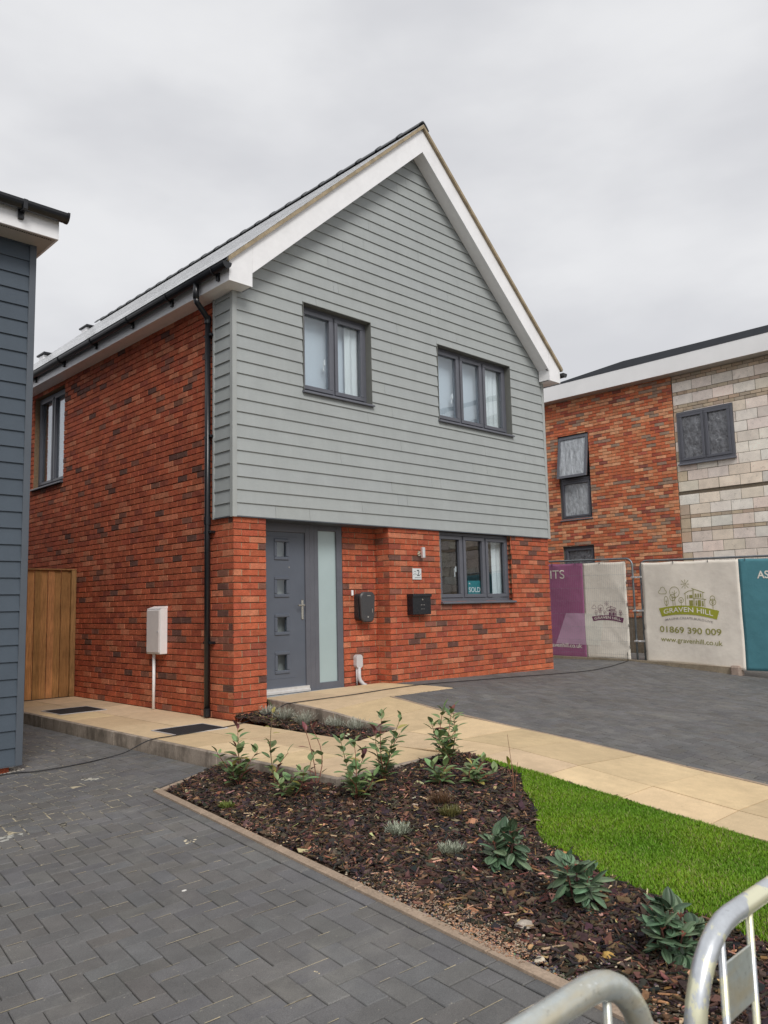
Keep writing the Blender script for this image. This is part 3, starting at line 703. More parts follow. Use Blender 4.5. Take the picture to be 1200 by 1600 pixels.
def window(parent, T, u0, u1, z0, z1, n, d=.07, fr=.05, sash=.05, name='window', sill=.06, sill_d=-.03, glassm='glass', framem='frame', handle=None, widths=None, label=None, sillz=None, pane_d=.028):
    """frame mesh is the part; panes, sill and handle are its sub-parts"""
    B3 = lambda a, b, c, dd, e, f2: (lambda mb, cc=.004, mi=0: mb.cbox((a, c, e), (b, dd, f2), cc, mi, T=lambda u, z, q: T(u, z, q)))
    mb = MB()
    def bx(ua, ub, za, zb, da, db, c=.004): mb.cbox((ua, za, da), (ub, zb, db), c, 0, T=lambda u, z, q: T(u, z, q))
    bx(u0, u1, z1-fr, z1, d, d+.07); bx(u0, u1, z0, z0+fr, d, d+.07)
    bx(u0, u0+fr, z0+fr, z1-fr, d, d+.07); bx(u1-fr, u1, z0+fr, z1-fr, d, d+.07)
    inner = u1-u0-2*fr; ws = widths or [1/n]*n; u = u0+fr; panes = []
    for i in range(n):
        w = inner*ws[i]; a, b = u, u+w; u = b
        if i: bx(a-.018, a+.018, z0+fr, z1-fr, d+.004, d+.068)
        ga = a+(.018 if i else 0)+.003; gb = b-(.018 if i < n-1 else 0)-.003; c0, c1 = z0+fr+.003, z1-fr-.003
        e = d-.012
        bx(ga, gb, c1-sash, c1, e, e+.05); bx(ga, gb, c0, c0+sash, e, e+.05)
        bx(ga, ga+sash, c0+sash, c1-sash, e, e+.05); bx(gb-sash, gb, c0+sash, c1-sash, e, e+.05)
        panes.append((ga+sash-.004, gb-sash+.004, c0+sash-.004, c1-sash+.004))
    w_o = mb.build(name, M[framem], parent)
    if label: w_o['label'] = label
    for (a, b, c, e) in panes:
        pm = MB(); dd = d+pane_d; pm.box((a, c, dd), (b, e, dd+.004), 0, T=lambda u, z, q: T(u, z, q)); pm.build('pane', M[glassm] if glassm in M else glassm, w_o)
    if sill:
        sm = MB(); zt = z0+.004
        pts = [(-.0, zt), (-.0, zt-.045)]
        prof = [(sill_d, zt-.030), (sill_d, zt-.042), (d+.03, zt-.040), (d+.03, zt), (d-.004, zt), (sill_d+.006, zt-.018)]
        v0 = [T(u0-.02, z, q) for q, z in prof]; v1 = [T(u1+.02, z, q) for q, z in prof]; m = len(prof)
        sm.mesh(v0+v1, [tuple(range(m)), tuple(range(2*m-1, m-1, -1))]+[(i, (i+1) % m, m+(i+1) % m, m+i) for i in range(m)])
        sm.build('sill', M[framem], w_o)
    if handle:
        hm = MB(); u, z = handle; dq = d+.055
        hm.cbox((u-.012, z-.05, dq), (u+.012, z+.03, dq+.012), .003, 0, T=lambda a, b, c: T(a, b, c)); hm.cbox((u-.008, z-.12, dq+.02), (u+.008, z+.01, dq+.035), .003, 0, T=lambda a, b, c: T(a, b, c))
        hm.build('handle', M['white'], w_o)
    return w_o
HX = 6.127; YB = 10.2; HH = 4.87; MX = HX/2
house = empty('detached_house', (MX, 5, 0), 'red brick house with grey boarded upper storey, steep white-edged gable and grey front door', 'house')
# side wall
sopen = [(4.73, 5.97, 3.262, 4.80)]
mb = MB(); wall_core(mb, TS, 0.012, YB, -.3, 4.9, sopen)
brick_face(mb, TS, .003, YB, -.2, 4.87, sopen, phase=-.002, plinth_z=.0)
side = mb.build('side_wall', [M['mortar_deep'], M['brick'], M['mortar']], house, recalc=False)
# front walls
fopen = [(3.443, 5.131, 1.243, 2.245)]
mb = MB(); wall_core(mb, TF, .006, .438, -.3, 2.25, d1=.30); brick_face(mb, TF, .0, .44, -.25, 2.25, phase=-.005, plinth_z=.1)
mb.build('brick_pier', [M['mortar_deep'], M['brick'], M['mortar']], house, recalc=False)
mb = MB(); wall_core(mb, TF, 2.437, HX-.006, -.3, 2.25, fopen, d1=.12); brick_face(mb, TF, 2.431, HX, -.1, 2.25, fopen, phase=2.426, plinth_z=.17)
TR = lambda u, z, d: (2.431+d, u, z); wall_core(mb, TR, .12, .27, -.3, 2.25, d0=.006, d1=.10)
brick_face(mb, TR, .004, .275, -.1, 2.25, phase=.004, plinth_z=.17)
T2 = lambda u, z, d: (u, .269+d, z); wall_core(mb, T2, 1.84, 2.437, -.3, 2.25); brick_face(mb, T2, 1.842, 2.434, -.1, 2.25, phase=1.842)
TW = lambda u, z, d: (5.125-d+.006, u, z); brick_face(mb, TW, .004, .07, 1.245, 2.245, phase=.004, pal=pal_red)   # window reveal return
TE = lambda u, z, d: (HX-d, u, z); wall_core(mb, TE, .121, YB, -.3, 4.9)
mb.build('front_wall', [M['mortar_deep'], M['brick'], M['mortar']], house, recalc=False)
mb = MB(); mb.box((.1, YB-.1, -.3), (HX-.12, YB, 4.9)); mb.prism([(0.1, YB-.1, 4.9), (HX-.1, YB-.1, 4.9), (MX, YB-.1, 7.55)], (0, .1, 0))
mb.build('rear_wall', M['mortar'], house)
# inner floor and rooms so that windows look into something
mb = MB(); mb.box((.12, .40, 2.45), (HX-.13, YB-.12, 2.60)); mb.box((.12, .5, .02), (HX-.13, YB-.12, .1)); mb.box((.12, 3.6, .1), (4.6, 3.7, 2.45)); mb.box((.12, 3.6, 2.6), (HX-.13, 3.7, 4.9)); mb.box((2.9, .4, .1), (3.0, 3.6, 2.45)); mb.box((2.75, .12, 2.6), (2.85, 3.6, 4.9)); mb.box((.12, .12, 5.02), (HX-.13, YB-.12, 5.1))
mb.build('interior_partition', M['interior'], house)

# cladding: battens/core, boards, corner boards
copen = [(.999, 2.157, 3.865, 4.99), (3.49, 5.236, 3.865, 4.99)]
SL = .9; ZAP = 7.70
def gx0(z, zt=ZAP+.25): return max(-.02, MX-(zt-z)/SL)
mb = MB()
wall_core(mb, TF, .0, HX, 2.253, 5.0, copen, d0=-.006, d1=.12, mi=1)
mb.prism([(0.02, -.006, 5.0), (HX-.02, -.006, 5.0), (MX, -.006, 5.0+MX*SL)], (0, .12, 0), 1)
rb = random.Random(31); PB = .15
def board(u0a, u1a, u0b, u1b, z0, z1, T=TF, tt=1.0, mi=0):
    """one lap board: bottom edge proud, top edge tucked in"""
    k = rb.uniform(.965, 1.035); c = (k, k, k*rb.uniform(.99, 1.01)); do, di = -.032, -.016
    v = [T(u0a, z0, do), T(u1a, z0, do), T(u1b, z1, di), T(u0b, z1, di), T(u0a, z0, -.007), T(u1a, z0, -.007), T(u1b, z1, -.007), T(u0b, z1, -.007)]
    mb.mesh(v, [(0, 1, 2, 3), (0, 4, 5, 1), (1, 5, 6, 2), (3, 7, 4, 0)], mi, c)
r_i = 0
while True:
    z0 = 2.25+PB*r_i; z1 = z0+PB+.004; r_i += 1
    L0, L1 = gx0(z0), gx0(z1)
    if z0 > 7.8: break
    R0_, R1_ = HX-L0, HX-L1
    if R1_ < L1+.02: L1, R1_ = MX-.01, MX+.01
    if L0 <= -.019: L0 = L1 = .022; R0_ = R1_ = HX-.022
    joints = sorted([rb.uniform(.5, 5.6) for _ in range(2)]) if r_i % 2 else [rb.uniform(1.5, 4.5)]
    segs = [(L0, R0_, z0, z1)]
    for (a, b, c, d) in copen:
        ns = []
        for (p, q, e, g) in segs:
            if g <= c or e >= d or q <= a or p >= b: ns.append((p, q, e, g)); continue
            ns.append((p, a-.006, e, g)); ns.append((b+.006, q, e, g))
            if e < c-.02: ns.append((a-.006, b+.006, e, c-.002))
            if g > d+.02: ns.append((a-.006, b+.006, d+.002, g))
        segs = ns
    for (p, q, e, g) in segs:
        cuts = [p]+[j_ for j_ in joints if p+.2 < j_ < q-.2]+[q]
        for a, b in zip(cuts[:-1], cuts[1:]):
            a_ = a+(.0017 if a != p else 0); b_ = b-(.0017 if b != q else 0)
            ta = (L1 if (a == L0 and p == L0) else a_); tb = (R1_ if (b == R0_ and q == R0_) else b_)
            board(a_, b_, ta, tb, e, g)
clad = mb.build('cladding', [M['clad'], M['trim_dark']], house, recalc=False)
mb = MB()
wall_core(mb, TS, .0, .36, 2.253, HH, d0=-.006, d1=-.001, mi=1)
for i in range(18):
    z0 = 2.25+PB*i; z1 = min(z0+PB+.004, HH)
    if z1-z0 > .02: board(.022, .36, .022, .36, z0, z1, TS)
mb.build('side_cladding', [M['clad'], M['trim_dark']], house, recalc=False)
mb = MB()
for T, nm in ((TF, 0),):
    mb.cbox((-.036, -.036, 2.235), (.024, .022, HH), .003); mb.build('corner_board', M['trim'], house)
    mb = MB(); mb.cbox((HX-.024, -.036, 2.235), (HX+.036, .03, 4.9), .003)
mb.build('corner_board', M['trim'], house); mb = MB(); mb.cbox((-.036, .355, 2.235), (-.004, .385, HH), .003)
mb.build('corner_board', M['trim'], house)
mb = MB(); mb.box((-.03, -.03, 2.238), (HX+.03, .002, 2.250)); mb.box((.44, .002, 2.238), (2.437, .30, 2.252)); mb.box((-.03, .002, 2.238), (-.003, .36, 2.25))
mb.build('cladding_underside', M['trim_dark'], house)
for (a, b, c, d), n, wds, lb in ((copen[0], 2, None, 'two-pane upstairs window'), (copen[1], 3, None, 'three-pane upstairs window')):
    mb = MB()
    mb.box((b-.006, -.036, c-.0), (b-.0005, .074, d-.001)); mb.box((a+.0005, -.036, c-.0), (a+.006, .074, d-.001)); mb.box((a+.006, -.036, d-.006), (b-.006, .074, d-.0005))
    w_o = window(house, TF, a+.002, b-.002, c, d-.002, n, d=.075, fr=.045, sash=.052, widths=wds, sill_d=-.07, handle=((a+b)/2-.10, 4.35) if n == 2 else (a+.50, 4.33), label=lb)
    mb.build('reveal', M['reveal'], w_o)
w_o = window(house, TF, 3.448, 5.122, 1.247, 2.238, 3, d=.075, fr=.045, sash=.052, sill_d=-.05, handle=(3.93, 1.72), label='three-pane ground-floor window')
side_w = window(house, TS, 4.735, 5.965, 3.267, 4.795, 2, d=.09, fr=.05, sash=.045, sill_d=-.05, glassm='glass_side', label='side landing window seen edge on')
# blinds and curtains behind the glass
def blind(name, T, u0, u1, z0, z1, d, m, wave=0):
    mb = MB(); n = max(1, int((u1-u0)/.02)) if wave else 1
    for i in range(n):
        a, b = lerp(u0, u1, i/n), lerp(u0, u1, (i+1)/n); da, db = d+wave*math.sin(i*1.1), d+wave*math.sin((i+1)*1.1)
        v = [T(a, z0, da), T(b, z0, db), T(b, z1, db), T(a, z1, da), T(a, z0, da+.003), T(b, z0, db+.003), T(b, z1, db+.003), T(a, z1, da+.003)]
        mb.mesh(v, [(0, 1, 2, 3), (7, 6, 5, 4), (0, 4, 5, 1), (3, 2, 6, 7), (0, 3, 7, 4), (1, 5, 6, 2)])
    return mb.build(name, M[m], house)
blind('blind', TF, .99, 2.17, 3.85, 5.0, .24, 'curtain'); blind('curtain', TF, 1.86, 2.16, 3.86, 4.98, .18, 'curtain_w', .012)
blind('blind', TF, 3.47, 5.26, 3.85, 5.0, .24, 'curtain'); blind('curtain', TF, 4.80, 5.25, 3.86, 4.98, .18, 'curtain_w', .012)
blind('curtain', TF, 4.86, 5.14, 1.24, 2.2, .20, 'curtain_w', .012)
blind('blind', TS, 4.7, 6.0, 3.25, 4.8, .26, 'curtain_w')
# front door set
dr = MB(); DY = .269; z0, z1 = .19, 2.25
def dbx(m_, a, b, c, d, e, g, ch=.004, mi=0): m_.cbox((a, DY+e, c), (b, DY+g, d), ch, mi)
for a, b, c, d in ((.44, .52, z0, z1-.0), (1.23, 1.30, z0, z1), (1.30, 1.372, z0, z1), (1.372, 1.440, z0, z1), (1.745, 1.838, z0, z1), (.52, 1.23, 2.13, z1), (1.44, 1.745, 2.17, z1), (1.44, 1.745, z0, z0+.085)):
    dbx(dr, a, b, c, d-.002, -.0, .07)
dfr = dr.build('door_frame', M['frame'], house)
mb = MB(); dbx(mb, 1.436, 1.749, z0+.083, 2.173, .028, .034, .001); mb.build('sidelight_pane', M['frosted'], dfr)
dm = MB(); lights = [(.775, .972, za, zb) for za, zb in ((1.797, 2.035), (1.345, 1.575), (.893, 1.125), (.437, .678))]
wall_core(dm, lambda u, z, d: (u, DY+d, z), .522, 1.228, .262, 2.128, [(a+.025, b-.025, c+.025, d-.025) for a, b, c, d in lights], d0=.018, d1=.062)
for a, b, c, d in lights:
    for p in ((a-.012, b+.012, d-.03, d+.012), (a-.012, b+.012, c-.012, c+.03), (a-.012, a+.03, c+.03, d-.03), (b-.03, b+.012, c+.03, d-.03)): dm.cbox((p[0], DY+.004, p[2]), (p[1], DY+.03, p[3]), .008)
for zc in (2.07, .37):                                         # moulded panel grooves
    dm.cbox((.55, DY+.0145, zc), (1.10, DY+.019, zc+.006), .002)
door = dm.build('front_door', M['door'], house)
for a, b, c, d in lights:
    mb = MB(); mb.box((a+.02, DY+.034, c+.02), (b-.02, DY+.038, d-.02)); mb.build('door_pane', M['glass'], door)
mb = MB(); mb.box((.6, DY+.16, .3), (1.2, DY+.17, 2.12)); mb.build('door_net', M['interior'], door)
mb = MB(); mb.cbox((1.168, DY+.004, 1.06), (1.200, DY+.018, 1.305), .008); mb.tube([(1.184, DY+.018, 1.235), (1.184, DY-.035, 1.235), (1.170, DY-.045, 1.235), (1.075, DY-.045, 1.235)], .010, 10)
mb.build('door_handle', M['chrome'], door, smooth=False)
mb = MB(); mb.tube([(.985, DY+.012, 1.70), (.985, DY+.020, 1.70)], .007, 10); mb.build('spy_hole', M['chrome'], door)
mb = MB(); mb.box((.444, DY-.02, .215), (1.262, DY+.05, .262)); mb.box((.444, DY-.035, .198), (1.262, DY-.02, .226)); mb.build('threshold', M['alu'], dfr)
mb = MB(); mb.box((.445, DY-.075, .06), (1.838, DY+.08, .190)); mb.build('sub_sill', M['grey_render'], house)

# roof: slates, ridge, verge, bargeboards, fascia and soffit
RT = 8.11
roof_y0, roof_y1 = -.285, YB+.12
mb = MB(); rr = random.Random(41); nrow = 24; xL = MX+.285
for side_ in (-1, 1):
    X = lambda s: MX+side_*s
    for i in range(nrow):
        s0 = xL*(1-i/nrow); s1 = xL*(1-(i+1.06)/nrow); y = roof_y0-(.15 if i % 2 else 0); 
        while y < roof_y1:
            a, b = max(y+.002, roof_y0), min(y+.298, roof_y1); y += .3
            if b-a < .04: continue
            k = rr.uniform(.85, 1.15); c = (.55*k, .56*k, .57*k); lift = .0035+rr.uniform(-.001, .001)
            z0_, z1_ = RT-SL*s0+lift, RT-SL*max(s1, 0)+.0005; t = .004
            v = [(X(s0), a, z0_), (X(s0), b, z0_), (X(max(s1, 0)), b, z1_), (X(max(s1, 0)), a, z1_), (X(s0), a, z0_-t), (X(s0), b, z0_-t), (X(max(s1, 0)), b, z1_-t), (X(max(s1, 0)), a, z1_-t)]
            mb.mesh(v, [(0, 1, 2, 3), (0, 4, 5, 1), (0, 3, 7, 4), (1, 5, 6, 2)], 0, c)
    v = [(X(xL-.02), roof_y0+.01, RT-SL*(xL-.02)-.008), (X(0), roof_y0+.01, RT-.008), (X(0), roof_y1-.01, RT-.008), (X(xL-.02), roof_y1-.01, RT-SL*(xL-.02)-.008)]
    mb.prism(v, (0, 0, -.035), 1, (.1, .1, .1))
roof = mb.build('roof', [M['slate'], M['ridge']], house, recalc=False)
mb = MB(); y = roof_y0
while y < roof_y1-.01:
    y1 = min(y+.45, roof_y1); 
    for (ya, yb, gq) in ((y, y1-.035, 0), (y1-.035, y1-.003, .010)):
        prof = []
        for t in np.linspace(-1, 1, 9):
            prof.append((MX+t*(.115+gq), RT+.055+gq-.105*abs(t)**1.4))
        prof2 = [(x, z-.018) for x, z in prof[::-1]]; full = prof+prof2; m = len(full)
        mb.mesh([(x, ya, z) for x, z in full]+[(x, yb, z) for x, z in full], [tuple(range(m)), tuple(range(2*m-1, m-1, -1))]+[(i, (i+1) % m, m+(i+1) % m, m+i) for i in range(m)])
    y = y1
mb.build('ridge_tile', M['ridge'], roof)
for (yv, xs_) in ((9.9, .46), (9.9, 1.40)):                 # two vent cowls on the far end of the slope
    mb = MB(); xx = MX-xs_; zz = RT-SL*xs_
    mb.cbox((xx-.10, yv-.14, zz-.14), (xx+.08, yv+.12, zz+.01), .01); mb.cbox((xx-.13, yv-.22, zz+.01), (xx+.10, yv+.2, zz+.055), .01, 1)
    mb.build('roof_vent', [M['white'], M['black']], roof)
# barge boards
def zb(x, top): return top-SL*abs(x-MX)
BT, BB = 8.045, ZAP
for sgn, nm in ((1, 'bargeboard'), (-1, 'bargeboard')):
    X = (lambda x: x) if sgn == 1 else (lambda x: HX-x)
    mb = MB()
    e = .095; o_ = -.22
    v = [(X(MX), -.25, BB), (X(e), -.25, zb(e, BB)), (X(e), -.25, zb(e, BT)), (X(MX), -.25, BT)]
    mb.prism(v, (0, .022, 0))
    v = [(X(o_), -.25, 4.862), (X(e-.003), -.252, 4.862), (X(e-.003), -.252, zb(e, BT)+.0), (X(o_), -.252, zb(o_, BT))]
    v[0] = (X(o_), -.252, 4.862); mb.prism(v, (0, .022, 0))
    mb.prism([(X(e-.003), -.23, 4.862), (X(e-.003), -.04, 4.862), (X(e-.003), -.04, 5.14), (X(e-.003), -.23, 5.02)], (-.012*sgn, 0, 0))
    mb.build(nm, M['white'], house)
    mb = MB(); mb.prism([(X(MX), -.228, BB+.03), (X(e), -.228, zb(e, BB)+.03), (X(e), -.033, zb(e, BB)+.03), (X(MX), -.033, BB+.03)], (0, 0, .01)); mb.build('verge_soffit', M['white'], house)
    mb = MB(); zt0, zt1 = .002, .040
    v = [(X(MX), -.292, BT+zt0+.004), (X(o_-.03), -.292, zb(o_-.03, BT)+zt0), (X(o_-.03), -.292, zb(o_-.03, BT)+.058), (X(MX), -.292, BT+.062)]
    mb.prism(v, (0, .045, 0)); mb.build('verge_mortar', M['cement'], house)
    mb = MB()
    xa, xb = sorted((X(o_), X(o_+.020))); mb.box((xa, -.229, 4.862), (xb, YB+.1, 5.055))
    xa, xb = sorted((X(o_+.0202), X(.0-.005))); mb.box((xa, -.229, 4.862), (xb, YB+.1, 4.872))
    xa, xb = sorted((X(-.004), X(.092))); mb.box((xa, -.229, 4.862), (xb, -.04, 4.872))
    mb.build('eaves_fascia', M['white'], house)
    # gutter
    mb = MB(); gxc = -.285; R = .056; n = 10; zt = 5.035; Y0, Y1 = -.31, YB+.1
    pr = [(gxc+R*math.cos(math.pi+math.pi*k/n), zt+R*math.sin(math.pi+math.pi*k/n)*1.25) for k in range(n+1)]; pr += [(gxc+(R-.004)*math.cos(2*math.pi-math.pi*k/n), zt+(R-.004)*1.25*math.sin(2*math.pi-math.pi*k/n)) for k in range(n+1)]
    m = len(pr); mb.mesh([(X(x), Y0, z) for x, z in pr]+[(X(x), Y1, z) for x, z in pr], [(i, (i+1) % m, m+(i+1) % m, m+i) for i in range(m)])
    for yy in (Y0-.004, Y1): mb.prism([(X(gxc+(R+.004)*math.cos(math.pi+math.pi*k/n)), yy, zt+(R+.004)*1.25*math.sin(math.pi+math.pi*k/n)) for k in range(n+1)], (0, .006, 0))
    g_ = mb.build('gutter', M['black'], house)
    if sgn == 1:
        for yy in (-.05, .98, 2.0, 3.1, 4.2, 5.3, 6.4, 7.5, 8.6, 9.7):
            mb = MB(); mb.tube([(gxc+.062*math.cos(t), yy, zt+.062*1.25*math.sin(t)) for t in np.linspace(math.pi, 2*math.pi, 9)], .008, 6)
            mb.cbox((gxc+.03, yy-.02, zt-.13), (gxc+.065, yy+.02, zt-.02), .003)
            mb.build('gutter_bracket', M['black'], g_)
# downpipe
mb = MB(); py_ = .44
mb.tube([(-.285, py_-.10, 4.985), (-.285, py_-.10, 4.88), (-.285, py_-.10, 4.80)], .036, 14)
mb.tube([(-.285, py_-.10, 4.81), (-.27, py_-.095, 4.765), (-.09, py_-.01, 4.66), (-.065, py_, 4.61), (-.065, py_, 4.56)], .034, 14)
mb.tube([(-.065, py_, 4.60), (-.065, py_, 2.2), (-.065, py_, .012)], .034, 14)
dp = mb.build('downpipe', M['black'], house, smooth=True)
for zc in (4.58, 2.18, .02):
    mb = MB(); mb.tube([(-.065, py_, zc-.0), (-.065, py_, zc+.09)], .040, 14); mb.build('pipe_collar', M['black'], dp)
for zc in (4.42, 3.2, 2.08, .82):
    mb = MB(); mb.cbox((-.075, py_-.075, zc), (-.004, py_+.075, zc+.03), .004); mb.build('pipe_bracket', M['black'], dp)

# ------------------------------------------------------------------ things fixed to or standing by the house
def tube_obj(mb, *a, **k): mb.tube(*a, **k)
mc = empty('meter_cabinet', (-.05, 1.61, .68), 'pale plastic meter cabinet on the side brick wall with a white pipe below', 'meter box')
mb = MB(); mb.cbox((-.10, 1.445, .68), (-.002, 1.79, 1.235), .006); mb.prism([(-.10, 1.445, 1.235), (-.002, 1.445, 1.235), (-.002, 1.445, 1.265)], (0, .345, 0)); mb.build('cabinet', M['meter_lit'], mc)
mb = MB(); mb.cbox((-.112, 1.462, .70), (-.101, 1.772, 1.215), .004); mb.build('cabinet_door', M['meter'], mc)
mb = MB(); mb.tube([(-.118, 1.49, .955), (-.110, 1.49, .955)], .011, 10); mb.build('lock', M['grey_plastic'], mc)
mb = MB(); mb.tube([(-.045, 1.70, .68), (-.045, 1.70, .005)], .019, 12); mb.build('pipe', M['white'], mc, smooth=True)
# EV charger
ev = empty('car_charger', (2.15, .2, 1.19), 'black rounded car charging unit on the recessed brick wall beside the door', 'car charger')
def rrect(x0, x1, z0, z1, r, n=5, taper=0):
    pts = []
    for cx_, cz_, a in ((x1-r, z1-r, 0), (x0+r, z1-r, 90), (x0+r+taper, z0+r, 180), (x1-r-taper, z0+r, 270)):
        for k in range(n+1): t = math.radians(a+90*k/n); pts.append((cx_+r*math.cos(t), cz_+r*math.sin(t)))
    return pts
mb = MB(); mb.prism([(x, .268, z) for x, z in rrect(2.03, 2.27, 1.02, 1.37, .05)], (0, -.085, 0)); mb.build('charger_body', M['charger'], ev)
mb = MB(); pts = rrect(2.02, 2.28, .995, 1.39, .07, 6, .02); pts2 = rrect(2.035, 2.265, 1.01, 1.375, .06, 6, .02); n = len(pts)
mb.mesh([(x, .160, z) for x, z in pts]+[(x, .136, z) for x, z in pts]+[(x, .122, z) for x, z in pts2], [tuple(range(n))]+[(i, (i+1) % n, n+(i+1) % n, n+i) for i in range(n)]+[(n+i, n+(i+1) % n, 2*n+(i+1) % n, 2*n+i) for i in range(n)]+[tuple(range(2*n, 3*n))])
mb.build('charger_cover', M['charger_face'], ev)
mb = MB(); mb.box((2.13, .118, 1.335), (2.19, .121, 1.345)); mb.build('printed_mark', M['ink_grey'], ev); mb = MB(); mb.box((2.215, .118, 1.12), (2.222, .121, 1.17)); mb.build('printed_mark', M['ink_grey'], ev); mb = MB(); mb.tube([(2.14, .1215, 1.065), (2.14, .118, 1.065)], .012, 12); mb.build('status_light', M['ink_grey'], ev)
# bell push
mb = MB(); mb.cbox((1.975, .240, 1.345), (2.003, .266, 1.415), .005); tag(mb.build('bell_push', M['white']), 'tiny white bell push on the brick beside the car charger', 'doorbell')
# cable entry box with conduit
ce = empty('cable_entry_box', (2.05, .22, .2), 'pale grey rounded cable entry box with a bent pipe low on the recessed wall', 'cable box')
mb = MB(); mb.prism([(x, .267, z) for x, z in rrect(2.0, 2.11, .41, .585, .045)], (0, -.06, 0)); mb.build('box', M['grey_plastic'], ce)
mb = MB(); mb.tube([(2.055, .225, .42), (2.055, .225, .30), (2.065, .215, .25), (2.10, .19, .20), (2.13, .17, .185)], .027, 12); mb.tube([(2.033, .245, .42), (2.033, .245, .20)], .012, 8); mb.build('conduit', M['grey_plastic'], ce, smooth=True)
# post box
pb = empty('post_box', (2.93, -.06, 1.07), 'glossy black post box on the front brick wall under the number plate', 'post box')
mb = MB(); mb.cbox((2.745, -.115, 1.075), (3.10, -.002, 1.335), .005); mb.build('box', M['postbox'], pb)
mb = MB(); mb.cbox((2.738, -.130, 1.310), (3.107, -.004, 1.352), .005); mb.build('lid', M['postbox'], pb)
mb = MB(); mb.tube([(2.93, -.122, 1.275), (2.93, -.114, 1.275)], .010, 12); mb.build('lock', M['chrome'], pb)
for q in [(2.90+.028*i, 1.145, 2.908+.028*i, 1.153) for i in range(3)]+[(2.895, 1.20, 2.925, 1.206), (2.945, 1.20, 2.975, 1.206)]:
    mb = MB(); mb.box((q[0], -.1165, q[1]), (q[2], -.1145, q[3])); mb.build('embossed_mark', M['ink_grey'], pb)
# wall light: tube on a small round mount
lt = empty('wall_light', (3.03, -.05, 1.9), 'small steel up-and-down wall light above the number plate', 'wall light')
mb = MB(); mb.tube([(3.0, -.002, 1.905), (3.0, -.015, 1.905)], .035, 18); mb.tube([(3.0, -.012, 1.905), (3.0, -.07, 1.905)], .012, 10); mb.build('mount', M['chrome'], lt)
mb = MB(); mb.cbox((2.975, -.11, 1.84), (3.025, -.065, 1.985), .006); mb.build('lamp_body', M['alu'], lt)

def text_mesh(name, s, size, T, m, parent, width=None, arch=0, align='LEFT', depth=.0015, track=1.0, bold=0, yscale=1):
    cu = bpy.data.curves.new(name, 'FONT'); cu.body = s; cu.size = 1; cu.extrude = 0; cu.space_character = track; cu.offset = bold
    ob = bpy.data.objects.new(name, cu); COL.objects.link(ob)
    dg = bpy.context.evaluated_depsgraph_get(); me = bpy.data.meshes.new_from_object(ob.evaluated_get(dg)); bpy.data.objects.remove(ob)
    xs = [v.co.x for v in me.vertices]; ys_ = [v.co.y for v in me.vertices]; x0, x1 = min(xs), max(xs); h = max(ys_)
    cap = .73
    sx = (width/(x1-x0)) if width else size/cap
    sy = size/cap*yscale
    for v in me.vertices:
        X_ = (v.co.x-x0)*sx; Z_ = v.co.y*sy
        if arch:
            t = X_/((x1-x0)*sx)*2-1; Z_ += arch*(1-t*t)
        v.co = T(X_, Z_)
    me.materials.clear(); me.materials.append(M[m])
    o = bpy.data.objects.new(name, me); COL.objects.link(o)
    if parent:
        w = Vector((0, 0, 0)); q = parent
        while q is not None: w += q.location; q = q.parent
        o.parent = parent; me.transform(Matrix.Translation(-w))
    return o
# number plate
npl = empty('number_plate', (2.95, -.01, 1.54), 'square pale plate with the number 2 above the post box', 'number plate')
mb = MB(); mb.cbox((2.862, -.012, 1.548), (3.036, -.002, 1.70), .002); mb.build('plate', M['sign_plate'], npl)
text_mesh('lettering', '2', .085, lambda x, z: (2.945+x, -.0135, 1.600+z), 'dark_letter', npl, bold=.01)
mb = MB()
for (a, b) in (((2.87, 1.612), (2.905, 1.625)), ((2.905, 1.625), (2.94, 1.612)), ((3.00, 1.612), (3.03, 1.625)), ((2.885, 1.65), (2.905, 1.66)), ((2.905, 1.66), (2.925, 1.65)), ((2.90, 1.572), (3.02, 1.572))):
    mb.prism([(a[0], -.0135, a[1]), (b[0], -.0135, b[1]), (b[0], -.0135, b[1]+.005), (a[0], -.0135, a[1]+.005)], (0, .001, 0))
mb.build('line_drawing', M['dark_letter'], npl)
# sold sign inside window
ss = empty('sold_sign', (4.3, .15, 1.30), 'small teal card reading SOLD standing inside the ground-floor window', 'sign')
mb = MB(); mb.cbox((4.20, .137, 1.295), (4.50, .145, 1.545), .002); mb.build('card', M['teal'], ss)
text_mesh('lettering', 'SOLD', .075, lambda x, z: (4.215+x, .1355, 1.375+z), 'white_sign', ss, width=.27, bold=.02)
mb = MB(); mb.prism([(4.215, .1355, 1.497), (4.26, .1355, 1.490), (4.235, .1355, 1.515)], (0, .001, 0)); mb.build('arrow_mark', M['white_sign'], ss)
# black gritty covers in the side path
for i, (x0, y0, x1, y1, lb) in enumerate(((-.915, -.385, -.345, .09, 'black gritty drain cover in the path nearer the downpipe'), (-1.0, 2.17, -.44, 2.74, 'black gritty drain cover in the path nearer the timber fence'))):
    t = empty('drain_cover', ((x0+x1)/2, (y0+y1)/2, 0), lb, 'drain cover', 'drain covers set in the side path')
    mb = MB(); mb.box((x0, y0, .0015), (x1, y1, .006)); mb.build('grit_tray', M['grit'], t)
    mb = MB()
    for a in ((x0-.012, y0-.012, x1+.012, y0), (x0-.012, y1, x1+.012, y1+.012), (x0-.012, y0, x0, y1), (x1, y0, x1+.012, y1)): mb.box((a[0], a[1], .001), (a[2], a[3], .008))
    mb.build('rim', M['grey_plastic'], t)
